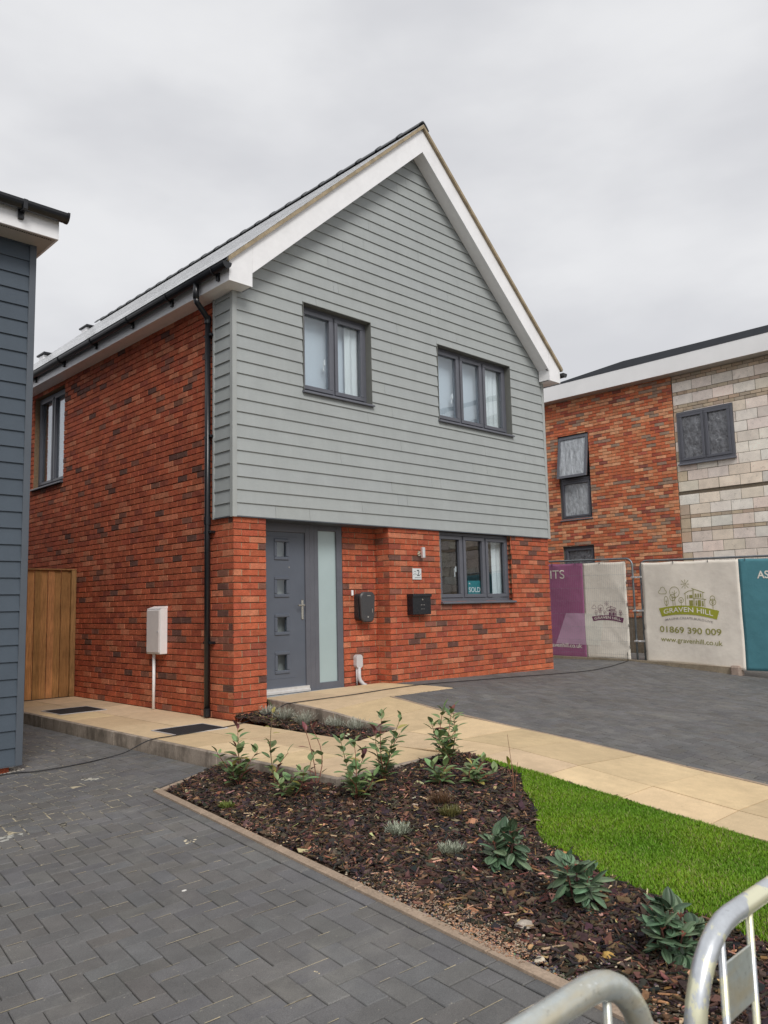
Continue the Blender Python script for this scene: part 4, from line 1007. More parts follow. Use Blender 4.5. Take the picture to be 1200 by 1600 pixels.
# timber fence panel across the passage
tf = empty('timber_fence', (-1.0, 4.15, 0), 'tall close-boarded pine fence panel across the passage between the houses', 'fence')
mb = MB(); x = -2.4; rt = random.Random(8)
while x < -.075:
    k = rt.uniform(.7, 1.25); c = (.42*k, .205*k*rt.uniform(.92, 1.08), .080*k); w = .091; y0 = 4.16+(.0 if int(round((x+2.4)/.095)) % 2 else .012)
    mb.cbox((x, y0, .005), (x+w, y0+.014, 1.83), .002, 0, c); x += .095
mb.build('boards', M['timber'], tf, recalc=False)
mb = MB(); mb.cbox((-2.4, 4.13, 1.832), (-.004, 4.20, 1.852), .003, 0, (.33, .17, .07)); mb.build('capping', M['timber'], tf)
mb = MB(); mb.cbox((-.078, 4.125, .0), (-.006, 4.20, 1.830), .003, 0, (.33, .18, .075)); mb.build('post', M['timber'], tf)

# ------------------------------------------------------------------ neighbour house on the left (slate-blue boards)
LX = -2.275
nh = empty('neighbour_house', (LX-3, 4, -.2), 'slate-blue boarded house corner with white eaves and black gutter at the left edge', 'house')
mb = MB(); lo = -.112
wall_core(mb, TF, LX-6, LX, lo, 4.8, d0=-.006, d1=.12, mi=1)
for i in range(33):
    z0 = lo+PB*i; z1 = min(z0+PB+.004, 4.80)
    if z1-z0 < .02: continue
    board(LX-6, LX-.026, LX-6, LX-.026, z0, z1)
TRt = lambda u, z, d: (LX-d, u, z)
for i in range(33):
    z0 = lo+PB*i; z1 = min(z0+PB+.004, 4.80)
    if z1-z0 > .02: board(.026, 9, .026, 9, z0, z1, TRt)
wall_core(mb, TRt, .12, 9, lo, 4.8, d0=-.006, d1=.1, mi=1)
mb.build('cladding', [M['clad_dark'], M['trim_dark']], nh, recalc=False)
mb = MB(); mb.cbox((LX-.026, -.036, lo-.01), (LX+.036, .024, 4.80), .003); mb.box((LX-6, -.03, lo-.012), (LX, -.0, lo-.0)); mb.box((LX-.52, -.038, 1.5), (LX-.49, -.030, 4.8)); mb.build('corner_board', M['trim_dark'], nh)
mb = MB(); wall_core(mb, lambda u, z, d: (u, .03+d, z), LX-6, LX-.06, -.6, lo-.013); brick_face(mb, lambda u, z, d: (u, .03+d, z), LX-6, LX-.055, -.5, lo-.013, zref=-.12, phase=-.055+LX)
brick_face(mb, lambda u, z, d: (LX-.055-d, u, z), .035, 3, -.5, lo-.013, zref=-.12); wall_core(mb, lambda u, z, d: (LX-.055-d, u, z), .15, 9, -.6, lo-.013)
mb.build('brick_plinth', [M['mortar_deep'], M['brick'], M['mortar']], nh, recalc=False)
mb = MB(); yf = -.31; xr = LX+.135; zf0, zf1 = 4.70, 4.90
mb.box((LX-6, yf, zf0), (xr-.002, yf+.02, zf1)); mb.box((xr-.02, yf+.021, zf0), (xr, .3, zf1+.02)); mb.build('eaves_fascia', M['white'], nh)
mb = MB(); mb.box((LX-6, yf+.021, zf0+.002), (xr-.021, .3, zf0+.012)); mb.box((LX-6, yf+.3, 4.79), (LX, .2, 4.81)); mb.build('eaves_soffit', M['soffit'], nh)
mb = MB()
for i in range(60): mb.box((xr-.06-i*.02, yf+.045, zf0-.001), (xr-.05-i*.02, yf+.065, zf0+.0015))
mb.build('soffit_vent', M['gasket'], nh)
mb = MB(); gyc = yf-.06; R = .06; zt = 4.93; n = 10; xe_ = xr+.03
pr = [(gyc+R*math.cos(math.pi+math.pi*k/n), zt+1.3*R*math.sin(math.pi+math.pi*k/n)) for k in range(n+1)]
mb.prism([(LX-6, y_, z_) for y_, z_ in pr], (xe_-LX+6, 0, 0)); pr = [(gyc+(R+.006)*math.cos(math.pi+math.pi*k/n), zt+.004+1.3*(R+.006)*math.sin(math.pi+math.pi*k/n)) for k in range(n+1)]
mb.prism([(xe_, y_, z_) for y_, z_ in pr], (.022, 0, 0)); ng = mb.build('gutter', M['black'], nh)
mb = MB(); mb.cbox((xr-.37, gyc-.062, zt-.09), (xr-.33, gyc+.06, zt+.006), .004); mb.cbox((xr-.38, yf-.03, zt-.15), (xr-.33, yf-.001, zt-.05), .004); mb.build('gutter_bracket', M['black'], ng)
mb = MB(); mb.prism([(LX-6, yf-.05, 4.945), (LX-6, 4.2, 7.2), (LX-6, 4.2, 7.15), (LX-6, yf-.05, 4.925)], (xr-LX+6, 0, 0), 0, (.03, .03, .033)); mb.build('roof', M['slate'], nh)
mb = MB(); mb.prism([(LX-.1, .0, 4.8), (LX-.1, 4.2, 4.8), (LX-.1, 4.2, 7.1)], (.1, 0, 0)); mb.build('gable', M['clad_dark'], nh)
# strip of gravel at the foot of that house
mb = MB(); rs_ = np.random.RandomState(3)
for _ in range(900):
    x = LX+rs_.uniform(-.05, .07) if rs_.rand() < .5 else LX+rs_.uniform(-1.5, .05); y = rs_.uniform(.0, .5) if x > LX-.05 else rs_.uniform(-.05, .028)
    g = rs_.uniform(.2, .6); pebble(mb, x, y, HL(x, y)+.0, rs_.uniform(.005, .012), (g, g*.92, g*.8), rs_, 4)
tag(mb.build('gravel_strip', M['gravel'], recalc=False), kind='stuff')

# ------------------------------------------------------------------ building on the right
BX = 11.9; bx = empty('unfinished_building', (BX+3, 0, 0), 'part-finished flat-roofed building, red multi brick on its left and bare pale blockwork on its right', 'building')
TB = lambda u, z, d: (BX+d, u, z)
bo = [(2.60, 3.475, 3.20, 5.29), (2.60, 3.465, .8, 2.53)]
mb = MB(); wall_core(mb, TB, .43, 9, -.3, 6.17, bo); brick_face(mb, TB, .43, 7, .8, 6.17, bo, pal=pal_multi, phase=.43, zref=0, rs=random.Random(5))
wall_core(mb, lambda u, z, d: (u, .43-d+.001, z) if 0 else (BX+u, .425+d, z), .006, .1, -.3, 6.17)
mb.build('brick_facade', [M['dmortar'], M['brick'], M['mortar']], bx, recalc=False)
TK = lambda u, z, d: (BX+.03+d, u, z); ko = [(-.88, .36, 4.155, 5.32)]
mb = MB(); wall_core(mb, TK, -9, .43, -.3, 6.17, ko)
rk = random.Random(6); z = 5.62
rows = []                                                   # (z0, z1, kind) from the top down, as in the photograph
zt = 6.17
for kind in ['s', 's', 'b', 's', 'b', 's', 's', 'b', 'b', 'b', 'b', 'b', 'b', 'b', 'b', 'm', 'b', 'b', 's', 'b', 's', 'b', 'b', 'b', 'b', 'b', 's', 'b', 'b', 'b', 'b']:
    h = .225 if kind == 'b' else .075; rows.append((zt-h, zt, kind)); zt -= h
ri = 0
for (a, b, kind) in rows:
    L_ = .45 if kind == 'b' else .225; pal = pal_block if kind == 'b' else pal_small; ri += 1
    if kind == 'm': continue
    u = .425-(0 if ri % 2 else L_/2+.0)
    if ri % 2 == 0: brick_face(mb, TK, .425-L_/2+.01, .425, a, b, ko, pal=pal_small if kind == 'b' else pal, L=L_, h=b-a, zref=a, phase=.425-L_/2+.01)
    uu = .425-(0 if ri % 2 else L_/2)
    brick_face(mb, TK, -9, uu, a, b, ko, pal=pal, L=L_, h=b-a, zref=a, phase=uu)
mb.build('blockwork', [M['dmortar'], M['block_stone'], M['dmortar']], bx, recalc=False)
# block building windows
wA = window(bx, TB, 2.602, 3.473, 3.20, 4.17, 1, d=.05, fr=.05, sash=.045, sill=.06, sill_d=-.02, glassm='film_pale', label='fixed lower light of the tall window'); 
mb = MB()
for a in ((2.602, 3.473, 5.23, 5.288), (2.602, 3.473, 4.172, 4.21), (2.602, 2.65, 4.21, 5.23), (3.425, 3.473, 4.21, 5.23)): mb.cbox((BX+.05, a[0], a[2]), (BX+.12, a[1], a[3]), .004)
wT = mb.build('window', M['frame'], bx); wT['label'] = 'tall window with its top light open'
mb = MB(); th = math.radians(9)
def TO(u, z, d):                                            # top-hung sash swung outward
    zz = z-5.26; return (BX+.04+d*math.cos(th)+zz*math.sin(th), u, 5.26+zz*math.cos(th)+d*math.sin(th))
for a in ((2.62, 3.455, 5.19, 5.255), (2.62, 3.455, 4.20, 4.265), (2.62, 2.685, 4.265, 5.19), (3.39, 3.455, 4.265, 5.19)): mb.cbox((a[0], a[2], -.03), (a[1], a[3], .02), .004, T=lambda u, z, q: TO(u, z, q))
sa_ = mb.build('open_sash', M['frame'], wT)
mb = MB(); mb.box((2.68, 4.26, -.005), (3.395, 5.195, 0.0), T=lambda u, z, q: TO(u, z, q)); mb.build('pane', M['film_pale'], wT)
window(bx, TB, 2.602, 3.463, .95, 2.528, 1, d=.06, fr=.05, sash=.05, sill=0, glassm='film', label='ground-floor window cut off by the hoarding')
window(bx, TK, -.875, .355, 4.16, 5.318, 2, d=-.03, fr=.06, sash=.055, sill=.06, sill_d=-.07, glassm='film', label='two-pane window with plastic film in the blockwork')
# fascia, roof edge
mb = MB(); mb.box((BX-.30, -9, 6.17), (BX-.28, 8, 6.535)); 
for yj in (3.1, -2.0): mb.box((BX-.3015, yj, 6.17), (BX-.2995, yj+.006, 6.535))
mb.build('white_fascia', M['fascia_w'], bx)
mb = MB(); mb.box((BX-.279, -9, 6.172), (BX+.2, 8, 6.185)); mb.build('soffit', M['soffit'], bx)
mb = MB(); tp = [(8, 6.56), (3.4, 6.562), (1.4, 6.71), (-.5, 6.69), (-9, 6.66)]
mb.prism([(BX-.305, 8, 6.536), (BX-.305, -9, 6.536)]+[(BX-.305, y, z) for y, z in tp[::-1]], (.5, 0, 0)); mb.build('roof_edge', M['fascia_d'], bx)
mb = MB(); mb.box((BX+.12, -9, 6.19), (BX+8, 8, 6.5)); mb.box((BX+7.9, -9, -.3), (BX+8, 8, 6.17)); mb.box((BX+.14, -9, -.3), (BX+7.9, -8.9, 6.17)); mb.box((BX+.25, -8.8, -.3), (BX+.3, 7.9, 6.1)); mb.build('roof_and_rear_wall', M['interior_dark'], bx)

# ------------------------------------------------------------------ site fencing with banners
def fence_panel(name, p0, p1, z0, z1, label, tie_side=0, wires=True, wd=0.0):
    """panel from p0 to p1 (x,y); returns root and the local frame T(s, z, out)"""
    d = Vector((p1[0]-p0[0], p1[1]-p0[1], 0)); L_ = d.length; d.normalize(); n_ = Vector((d.y, -d.x, 0))
    if n_.x > 0: n_ = -n_
    root = empty(name, (p0[0], p0[1], z0), label, 'fence panel', 'temporary site fence panels behind the parking area')
    dz = -.022
    def T(s, z, o): q = Vector((p0[0], p0[1], 0))+d*s+n_*o; return (q.x, q.y, z+dz*s)
    mb = MB(); r = .13; c = [T(0, z0, 0)]
    for k in range(7): t = math.radians(180-90*k/6); c.append(T(r+r*math.cos(t), z1-r+r*math.sin(t), 0))
    for k in range(7): t = math.radians(90-90*k/6); c.append(T(L_-r+r*math.cos(t), z1-r+r*math.sin(t), 0))
    c.append(T(L_, z0, 0)); mb.tube(c, .019, 8); mb.tube([T(0, z0+.13, 0), T(L_, z0+.13, 0)], .014, 8)
    mb.build('frame', M['fence_tube'], root, smooth=True)
    mb = MB(); s = .06
    while s < L_-.03: mb.tube([T(s, z0+.13, wd), T(s, z1-.02, wd)], .0011, 4, cap=False); s += .042
    for z in np.arange(z0+.25, z1, .25): mb.tube([T(.02, z, wd), T(L_-.02, z, wd)], .0013, 4, cap=False)
    mb.build('wire_mesh', M['fence_tube'], root)
    return root, T, L_
f1, T1, L1f = fence_panel('site_fence', (8.86, 3.40), (8.80, -.04), .0, 2.05, 'mesh site fence panel carrying the purple and off-white banner', wd=.03)
f2, T2f, L2f = fence_panel('site_fence', (8.80, -.20), (8.42, -3.62), -.02, 1.915, 'mesh site fence panel carrying the off-white and teal banner')
def banner(T, s0, s1, z0, z1, splits, mats, label, o=.028, seed=1, sag=0.0):
    rs = random.Random(seed); root = empty('banner', T(s0, z0, o), label, 'banner', 'printed banners tied to the site fence')
    NS, NZ = 60, 36; ties = [(s0+(s1-s0)*k/5, z1) for k in range(6)]+[(s0, z1-.4*(k+1)) for k in range(4)]+[(s1, z1-.4*(k+1)) for k in range(4)]
    cr = [(rs.choice(ties), rs.uniform(-2.4, -.7)) for _ in range(9)]
    def D(s, z):
        e = min((s-s0), (s1-s))/(s1-s0); w = .006*math.sin(s*5+z*3)+.004*math.sin(s*11-z*7)
        for (t, a) in cr:
            ds, dz_ = s-t[0], z-t[1]; r = math.hypot(ds, dz_); 
            if r > .05: w += .016*math.exp(-((ds*math.sin(a)-dz_*math.cos(a))/.028)**2)*math.exp(-r/.45)
        return w
    edges = [s0]+splits+[s1]; first = None
    for i in range(len(edges)-1):
        mb = MB(); a, b = edges[i], edges[i+1]; n = max(4, int(NS*(b-a)/(s1-s0))); base = []
        vs = []
        for p in range(n+1):
            for q in range(NZ+1):
                s = lerp(a, b, p/n); z = lerp(z0, z1, q/NZ); tt = (s-s0)/(s1-s0)
                z -= .012*abs(math.sin(tt*5*math.pi))*(q/NZ); z += .015*math.sin(tt*9)*(1-q/NZ)
                vs.append(T(s, z, o+D(s, z)))
        fs = [(p*(NZ+1)+q, (p+1)*(NZ+1)+q, (p+1)*(NZ+1)+q+1, p*(NZ+1)+q+1) for p in range(n) for q in range(NZ)]
        mb.mesh(vs, fs); o_ = mb.build('banner_cloth', M[mats[i]], root, smooth=True)
        md = o_.modifiers.new('thickness', 'SOLIDIFY'); md.thickness = .0015; md.offset = -1
    for (s, z) in ties:
        mb = MB(); mb.tube([T(s+.01, z-.03, o+.012), T(s+.0, z+.015, o+.02), T(s-.01, z+.03, -.02)], .004, 5); mb.tube([T(s, z+.0, o+.015), T(s+.02, z-.06*rs.random(), o+.05)], .003, 4)
        mb.build('cable_tie', M['black'], root)
    return root, D
def logo(root, T, S0, Z0, k, ink, ribbon_ink, cap_ink, out, D):
    """the printed emblem; unit coordinates (X to the right, Y down)"""
    def W(X_, Y_, e=0): s_, z_ = S0+X_*k, Z0-Y_*k; return T(s_, z_, out+D(s_, z_)+e)
    mb = MB()
    def line(pts, w=5):
        for a, b in zip(pts[:-1], pts[1:]):
            dx_, dy_ = b[0]-a[0], b[1]-a[1]; l = math.hypot(dx_, dy_) or 1; nx, ny = -dy_/l*w/2, dx_/l*w/2; ex, ey = dx_/l*w*.3, dy_/l*w*.3
            mb.poly([W(a[0]-ex+nx, a[1]-ey+ny), W(b[0]+ex+nx, b[1]+ey+ny), W(b[0]+ex-nx, b[1]+ey-ny), W(a[0]-ex-nx, a[1]-ey-ny)])
    def ell(cx_, cy_, rx, ry, w=5, n=22): line([(cx_+rx*math.cos(2*math.pi*i/n), cy_+ry*math.sin(2*math.pi*i/n)) for i in range(n+1)], w)
    def rect(cx_, cy_, w, h): mb.poly([W(cx_-w/2, cy_-h/2), W(cx_+w/2, cy_-h/2), W(cx_+w/2, cy_+h/2), W(cx_-w/2, cy_+h/2)])
    line([(258, 332), (245, 318), (250, 300), (266, 292), (275, 268), (300, 258), (322, 268), (328, 290), (342, 302), (342, 322), (330, 333), (258, 332)], 5)
    for cx_, cy_, rx, ry, b_ in ((332, 410, 24, 50, 468), (413, 372, 34, 34, 460), (516, 400, 28, 28, 458), (440, 315, 58, 58, 460)):
        ell(cx_, cy_, rx, ry)
        line([(cx_, cy_-ry*.3), (cx_, b_)], 5); line([(cx_, cy_+ry*.35), (cx_-rx*.5, cy_-ry*.05)], 4); line([(cx_, cy_+ry*.35), (cx_+rx*.5, cy_-ry*.05)], 4)
    ell(872, 382, 26, 27); ell(872, 420, 35, 32); line([(872, 395), (872, 492)], 5); line([(872, 440), (855, 420)], 4); line([(872, 440), (890, 420)], 4)
    line([(556, 332), (612, 302), (656, 300)], 6); line([(568, 330), (568, 458)]); line([(656, 290), (656, 458)]); line([(668, 285), (668, 462)])
    line([(646, 277), (782, 322)], 7); line([(765, 318), (765, 384)]); line([(662, 380), (800, 392)], 6); line([(783, 392), (783, 470)])
    rect(595, 357, 14, 12); rect(595, 376, 14, 12); rect(632, 362, 36, 34); rect(630, 430, 40, 58)
    for X_ in (688, 714, 741): rect(X_, 352, 15, 42)
    rect(722, 432, 36, 62); rect(688, 412, 16, 16); rect(688, 440, 16, 34); rect(760, 418, 18, 16); rect(760, 446, 18, 34)
    ell(570, 230, 12, 12, 5)
    for i in range(8):
        t = math.pi*i/4; r1 = 56 if i % 2 else 48; line([(570+24*math.cos(t), 230+24*math.sin(t)), (570+r1*math.cos(t), 230+r1*math.sin(t))], 5)
    mb.build('emblem_drawing', M[ink], root)
    mb = MB(); n = 16
    tp_ = [(lerp(235, 935, i/n), lerp(492, 512, i/n)-44*(1-(2*i/n-1)**2)) for i in range(n+1)]; bt = [(lerp(265, 903, i/n), lerp(582, 600, i/n)-38*(1-(2*i/n-1)**2)) for i in range(n+1)]
    for i in range(n): mb.poly([W(*tp_[i]), W(*tp_[i+1]), W(*bt[i+1]), W(*bt[i])])
    mb.poly([W(235, 492), W(262, 485), W(285, 580), W(262, 536)]); mb.poly([W(935, 512), W(905, 500), W(885, 590), W(903, 556)])
    mb.build('emblem_ribbon', M[ribbon_ink], root)
    def tx(s, X0, X1, Yb, capu, m, arch, tilt=0, e=.002, bold=.012):
        text_mesh('lettering', s, capu*k, lambda x, z: W(X0+x/k, Yb-z/k+tilt*(x/k), e), m, root, width=(X1-X0)*k, arch=arch*k, bold=bold)
    tx('GRAVEN HILL', 290, 868, 552, 52, 'ban_white' if cap_ink is None else cap_ink, 34, .022)
    return W, tx
b1, D1_ = banner(T1, .55, 3.30, .14, 2.0, [2.36], ['ban_purple', 'ban_white'], 'purple and off-white banner with the small purple hill emblem', o=-.002, seed=2)
b2, D2_ = banner(T2f, .04, 3.36, .06, 1.885, [1.915], ['ban_white', 'ban_teal'], 'off-white and teal banner with the large green hill emblem', o=.026, seed=4)
OUT = .0315
R1 = lambda s, z: T1(s, z, .0045+D1_(s, z))
R2 = lambda s, z: T2f(s, z, .0325+D2_(s, z))
# coordinates along panel 2 : s = distance; photo units 1 = .00165 m
W2, tx2 = logo(b2, T2f, .36-235*.00166, .984+529*.00163+.008, .00165, 'ink_olive', 'ink_green', 'ban_pale', OUT, D2_)
tx2('IMAGINE.CREATE.BUILD.LIVE', 300, 860, 628, 24, 'ink_grey', 30, .02, 0, .004)
tx2('01869 390 009', 232, 945, 745, 66, 'ink_olive', 0, .02)
tx2('www.gravenhill.co.uk', 240, 950, 845, 52, 'ink_olive', 0, .03, .0, .006)
text_mesh('lettering', 'AS', .125, lambda x, z: R2(2.22+x, 1.555+z), 'ban_pale', b2, bold=.02)
W1_, tx1 = logo(b1, T1, 2.52-235*.00098, 1.36+230*.00098-.155, .00098, 'ink_purple', 'ink_purple', 'ban_white', .0035, D1_)
text_mesh('lettering', 'ITS', .18, lambda x, z: R1(1.60+x, 1.70+z), 'ban_pale', b1, width=.34, bold=.0)
text_mesh('lettering', 'www.gravenhill.co.uk', .085, lambda x, z: R1(1.16+x, .335+z), 'ban_pale', b1, width=1.10, bold=.01)
def patch(a0, a1, b0, b1_, z0, z1, m, nm):
    mb = MB(); n = 14
    P_ = lambda i, j: (lambda t, q: R1(lerp(lerp(a0, a1, t), lerp(b0, b1_, t), q), lerp(z0, z1, q)))(i/n, j/n)
    for i in range(n):
        for j in range(n):
            v = [P_(i, j), P_(i+1, j), P_(i+1, j+1), P_(i, j+1)]; mb.poly([(p[0]+.0015, p[1], p[2]) for p in v])
    mb.build(nm, M[m], b1)
patch(1.66, 2.355, 1.93, 2.355, .40, 1.01, 'ban_lilac', 'lilac_patch'); patch(2.362, 2.68, 2.362, 2.79, .40, 1.01, 'ban_pale', 'pale_patch')
# couplers between panels
for z in (1.60, .98, .42):
    mb = MB(); mb.cbox((8.765, -.235, z), (8.835, -.01, z+.03), .004); mb.tube([(8.78, -.12, z+.015), (8.72, -.12, z+.015)], .008, 6)
    tag(mb.build('fence_coupler', M['alu']), {1.60: 'topmost metal clip joining the two bannered fence panels', .98: 'middle metal clip joining the two bannered fence panels', .42: 'lowest metal clip joining the two bannered fence panels'}[z], 'fence clip', 'clips joining the fence panels')
mb = MB(); mb.prism([(9.3, .02, .1), (9.3, .08, .1), (9.3, .0, 1.75), (9.3, -.06, 1.75)], (.04, 0, 0)); tag(mb.build('timber_prop', M['plank']), 'orange-brown timber batten propped behind the gap between the fence panels', 'timber')
# low concrete plinth wall in front of the fence, and its end block
mb = MB()
def pl_wall(p0, p1, w, ztop, zb_):
    d = Vector((p1[0]-p0[0], p1[1]-p0[1])); d.normalize(); n_ = Vector((-d.y, d.x))
    if n_.x > 0: n_ = -n_
    v = [(p0[0], p0[1]), (p1[0], p1[1]), (p1[0]-n_.x*w, p1[1]-n_.y*w), (p0[0]-n_.x*w, p0[1]-n_.y*w)]
    t0, t1 = ztop; vs = [(v[0][0], v[0][1], t0), (v[1][0], v[1][1], t1), (v[2][0], v[2][1], t1), (v[3][0], v[3][1], t0)]; m = [(a, b, zb_) for a, b, _ in vs]
    mb.mesh(vs+m, [(0, 1, 2, 3)]+[(i, (i+1) % 4, 4+(i+1) % 4, 4+i) for i in range(4)])
pl_wall((8.74, 3.4), (8.70, .235), .07, (.15, .105), -.4); pl_wall((8.70, .225), (8.56, -1.84), .07, (.105, .045), -.4)
tag(mb.build('plinth_wall', M['concrete']), 'low concrete kerb wall along the foot of the site fence', 'low wall')
mb = MB(); mb.cbox((8.50, -2.02, -.4), (8.70, -1.85, .075), .03); tag(mb.build('end_block', M['concrete_pink']), 'pinkish rough concrete block at the end of the low kerb wall', 'concrete block')

# ------------------------------------------------------------------ power cable
pts2 = [(-9, .15), (-3.2, -.03), (-2.43, -.06), (-2.18, -.22), (-1.85, -.29), (-1.58, -.27)]
c = [(x, y, HL(x, y)+.010) for x, y in pts2]+[(-1.42, -.33, -.095), (-1.28, -.40, -.022), (-1.19, -.44, .009)]
c += [(x, y, .010) for x, y in ((-1.0, -.43), (-.75, -.40), (-.45, -.38), (-.12, -.29))]
c += [(.0, -.26, .02), (.2, -.28, .06), (.40, -.38, .16)]
c += [(x, y, HP(x, y)+.010) for x, y in ((.47, -.43), (.83, -.50), (1.27, -.60), (1.93, -.55), (2.6, -.50), (3.4, -.47), (4.5, -.42), (5.4, -.47), (6.4, -.48), (7.3, -.32), (8.2, -.08), (8.66, .08))]
c += [(8.69, .10, .12), (8.72, .12, .125), (8.8, .16, .22), (8.86, .25, .30)]
cc_ = [Vector(p) for p in c]; sm = []
for i in range(len(cc_)-1):
    p0, p1, p2, p3 = cc_[max(i-1, 0)], cc_[i], cc_[i+1], cc_[min(i+2, len(cc_)-1)]
    for k in range(5):
        t = k/5; sm.append(.5*((2*p1)+(-p0+p2)*t+(2*p0-5*p1+4*p2-p3)*t*t+(-p0+3*p1-3*p2+p3)*t**3))
sm.append(cc_[-1])
mb = MB(); mb.tube(sm, .0052, 6); tag(mb.build('power_cable', M['cable'], smooth=True), 'long thin black cable snaking over the paving, the path and the parking area', 'cable')

# ------------------------------------------------------------------ steel crowd barriers in the foreground
def barrier(name, x0, x1, y, zt, m, label, open_side, lean=0.0, plate=None, bars=(), rad=.0195):
    root = empty(name, ((x0+x1)/2, y, -.3), label, 'crowd barrier', 'galvanised crowd barriers in the foreground'); R = .15; zg = -.30; mb = MB(); pts = []
    def P(x, z): return (x+lean*(zt-z)*(1 if open_side > 0 else 1), y, z)
    pts.append(P(x0, zg+.12))
    for k in range(9): t = math.pi-math.pi/2*k/8; pts.append(P(x0+R+R*math.cos(t), zt-R+R*math.sin(t)))
    for k in range(9): t = math.pi/2-math.pi/2*k/8; pts.append(P(x1-R+R*math.cos(t), zt-R+R*math.sin(t)))
    pts.append(P(x1, zg+.12)); mb.tube(pts, rad, 18)
    mb.tube([P(x0, zg+.2), P(x1, zg+.2)], .016, 10)
    fr_ = mb.build('frame', M[m], root, smooth=True)
    n = int((x1-x0-.12)/.115)
    for i in range(n+1):
        xb = bars[0]+(i-0)*.115*(1 if bars[1] > 0 else -1)
        if not (x0+.05 < xb < x1-.05): break
        bm_ = MB(); bm_.tube([P(xb, zg+.2), P(xb, zt-.012)], .0065, 8); bm_.build('bar', M[m], root, smooth=True)
    for xf in (x0+.12, x1-.12):
        fm = MB(); fm.tube([(xf, y-.25, zg+.02), (xf, y-.2, zg+.06), (xf, y, zg+.16), (xf, y+.2, zg+.06), (xf, y+.25, zg+.02)], .014, 8); fm.build('foot', M[m], root, smooth=True)
    return root, P
br1, Pb = barrier('crowd_barrier', -6.05, -3.84, -6.865, .684, 'galv_rust', 'galvanised barrier end with a rust-streaked top rail, standing over the grey paving', 1, bars=(-3.94, -1))
br2, Pb2 = barrier('crowd_barrier', -3.765, -1.6, -6.905, .690, 'galv', 'galvanised barrier end with flaking cream paint and a square plate, beside the lawn', -1, bars=(-3.655, 1), rad=.0168)
mb = MB(); mb.cbox((-3.650, -6.908, .535), (-3.545, -6.904, .625), .001); mb.build('name_plate', M['galv_rust'], br2)

# ------------------------------------------------------------------ plants
rp = random.Random(17)
def leaf(mb, base, dir_, up, L_, W_, col, fold=.25, curl=.25, n=6, veins=False, broad=.75):
    """pointed ellipse with a keel; veins=True adds two long grooves"""
    d = dir_.normalized(); s = d.cross(up)
    if s.length < .05: s = d.cross(Vector((1, 0, 0)))
    s.normalize(); nrm = s.cross(d).normalized(); rows = []
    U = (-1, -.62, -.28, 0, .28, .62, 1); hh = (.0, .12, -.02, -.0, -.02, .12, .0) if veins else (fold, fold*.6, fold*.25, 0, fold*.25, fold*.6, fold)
    for i in range(n+1):
        t = i/n; w = W_*.5*(math.sin(math.pi*t**.88)**broad if 0 < i < n else .04)
        c = base+d*(L_*t)-nrm*(curl*L_*t*t)
        rows.append([c+s*(w*u)+nrm*(h*w*1.6) for u, h in zip(U, hh)])
    m = len(U)
    for i in range(n):
        for j in range(m-1):
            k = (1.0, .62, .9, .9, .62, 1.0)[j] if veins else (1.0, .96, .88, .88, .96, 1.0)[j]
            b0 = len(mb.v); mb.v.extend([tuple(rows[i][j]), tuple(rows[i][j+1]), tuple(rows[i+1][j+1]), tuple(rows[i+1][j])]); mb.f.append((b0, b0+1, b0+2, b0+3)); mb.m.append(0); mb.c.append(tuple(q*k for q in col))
def green(k=1.0, kind=0):
    g = rp.uniform(.6, 1.35)*k
    j = rp.uniform(.85, 1.2); return [(.155*g*j, .235*g, .095*g), (.115*g*j, .19*g, .105*g)][kind]
def shrub(x, y, H, stems, label, name='photinia_shrub', red=0.0, group='young leafy shrubs planted in the bark bed', dense=1.0, yellow=0):
    z = H(x, y); root = empty(name, (x, y, z), label, 'shrub', group); ml = MB(); ms = MB()
    for (dx_, dy_, h, rd) in stems:
        n = 6; pts = []; bend = Vector((rp.uniform(-.05, .05), rp.uniform(-.05, .05), 0)); h *= rp.uniform(.85, 1.08)
        for i in range(n+1): t = i/n; pts.append(Vector((x+dx_*t**1.3, y+dy_*t**1.3, z-.01+h*t))+bend*math.sin(math.pi*t))
        ms.tube(pts, [.0042-.0022*i/n for i in range(n+1)], 5, col=(.22, .07, .045) if rp.random() < .65 else (.18, .13, .06))
        nl_ = int((7+h*36)*dense); a = rp.uniform(0, 6.28)
        for k in range(nl_):
            t = .12+.88*(k+.5)/nl_; p = pts[0].lerp(pts[-1], 0); q = t*n; i = min(int(q), n-1); p = pts[i].lerp(pts[i+1], q-i); a += 2.4
            top = t > .86; el = rp.uniform(.15, .75) if not top else rp.uniform(.7, 1.2); L_ = rp.uniform(.060, .112)*(1 if not top else .8)
            dv = Vector((math.cos(a)*math.cos(el), math.sin(a)*math.cos(el), math.sin(el)))
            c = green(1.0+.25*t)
            if top and rd: c = (.15*rp.uniform(.8, 1.3), .045, .055)
            elif rp.random() < .05+yellow*.25: c = (.38, .33, .09)
            elif rp.random() < .07: c = (.22, .075, .06)
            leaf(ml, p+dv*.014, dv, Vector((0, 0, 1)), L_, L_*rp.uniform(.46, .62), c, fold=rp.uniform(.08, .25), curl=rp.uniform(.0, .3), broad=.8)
        if rd == 2:                                          # bare red tip
            ms.tube([pts[-1], pts[-1]+Vector((.004, .004, .045))], [.0022, .0012], 5, col=(.22, .05, .04))
    ms.build('stems', M['stem'], root, recalc=False); ml.build('foliage', M['leaf'], root, smooth=False, recalc=False)
    return root
shrub(-1.52, -2.36, HB, [(-.13, .10, .24, 0), (-.02, .03, .33, 0), (.05, .10, .44, 2), (.11, -.08, .26, 0), (-.12, -.10, .18, 0)], 'leafy shrub at the left tip of the bark bed, against the kerb', dense=.95)
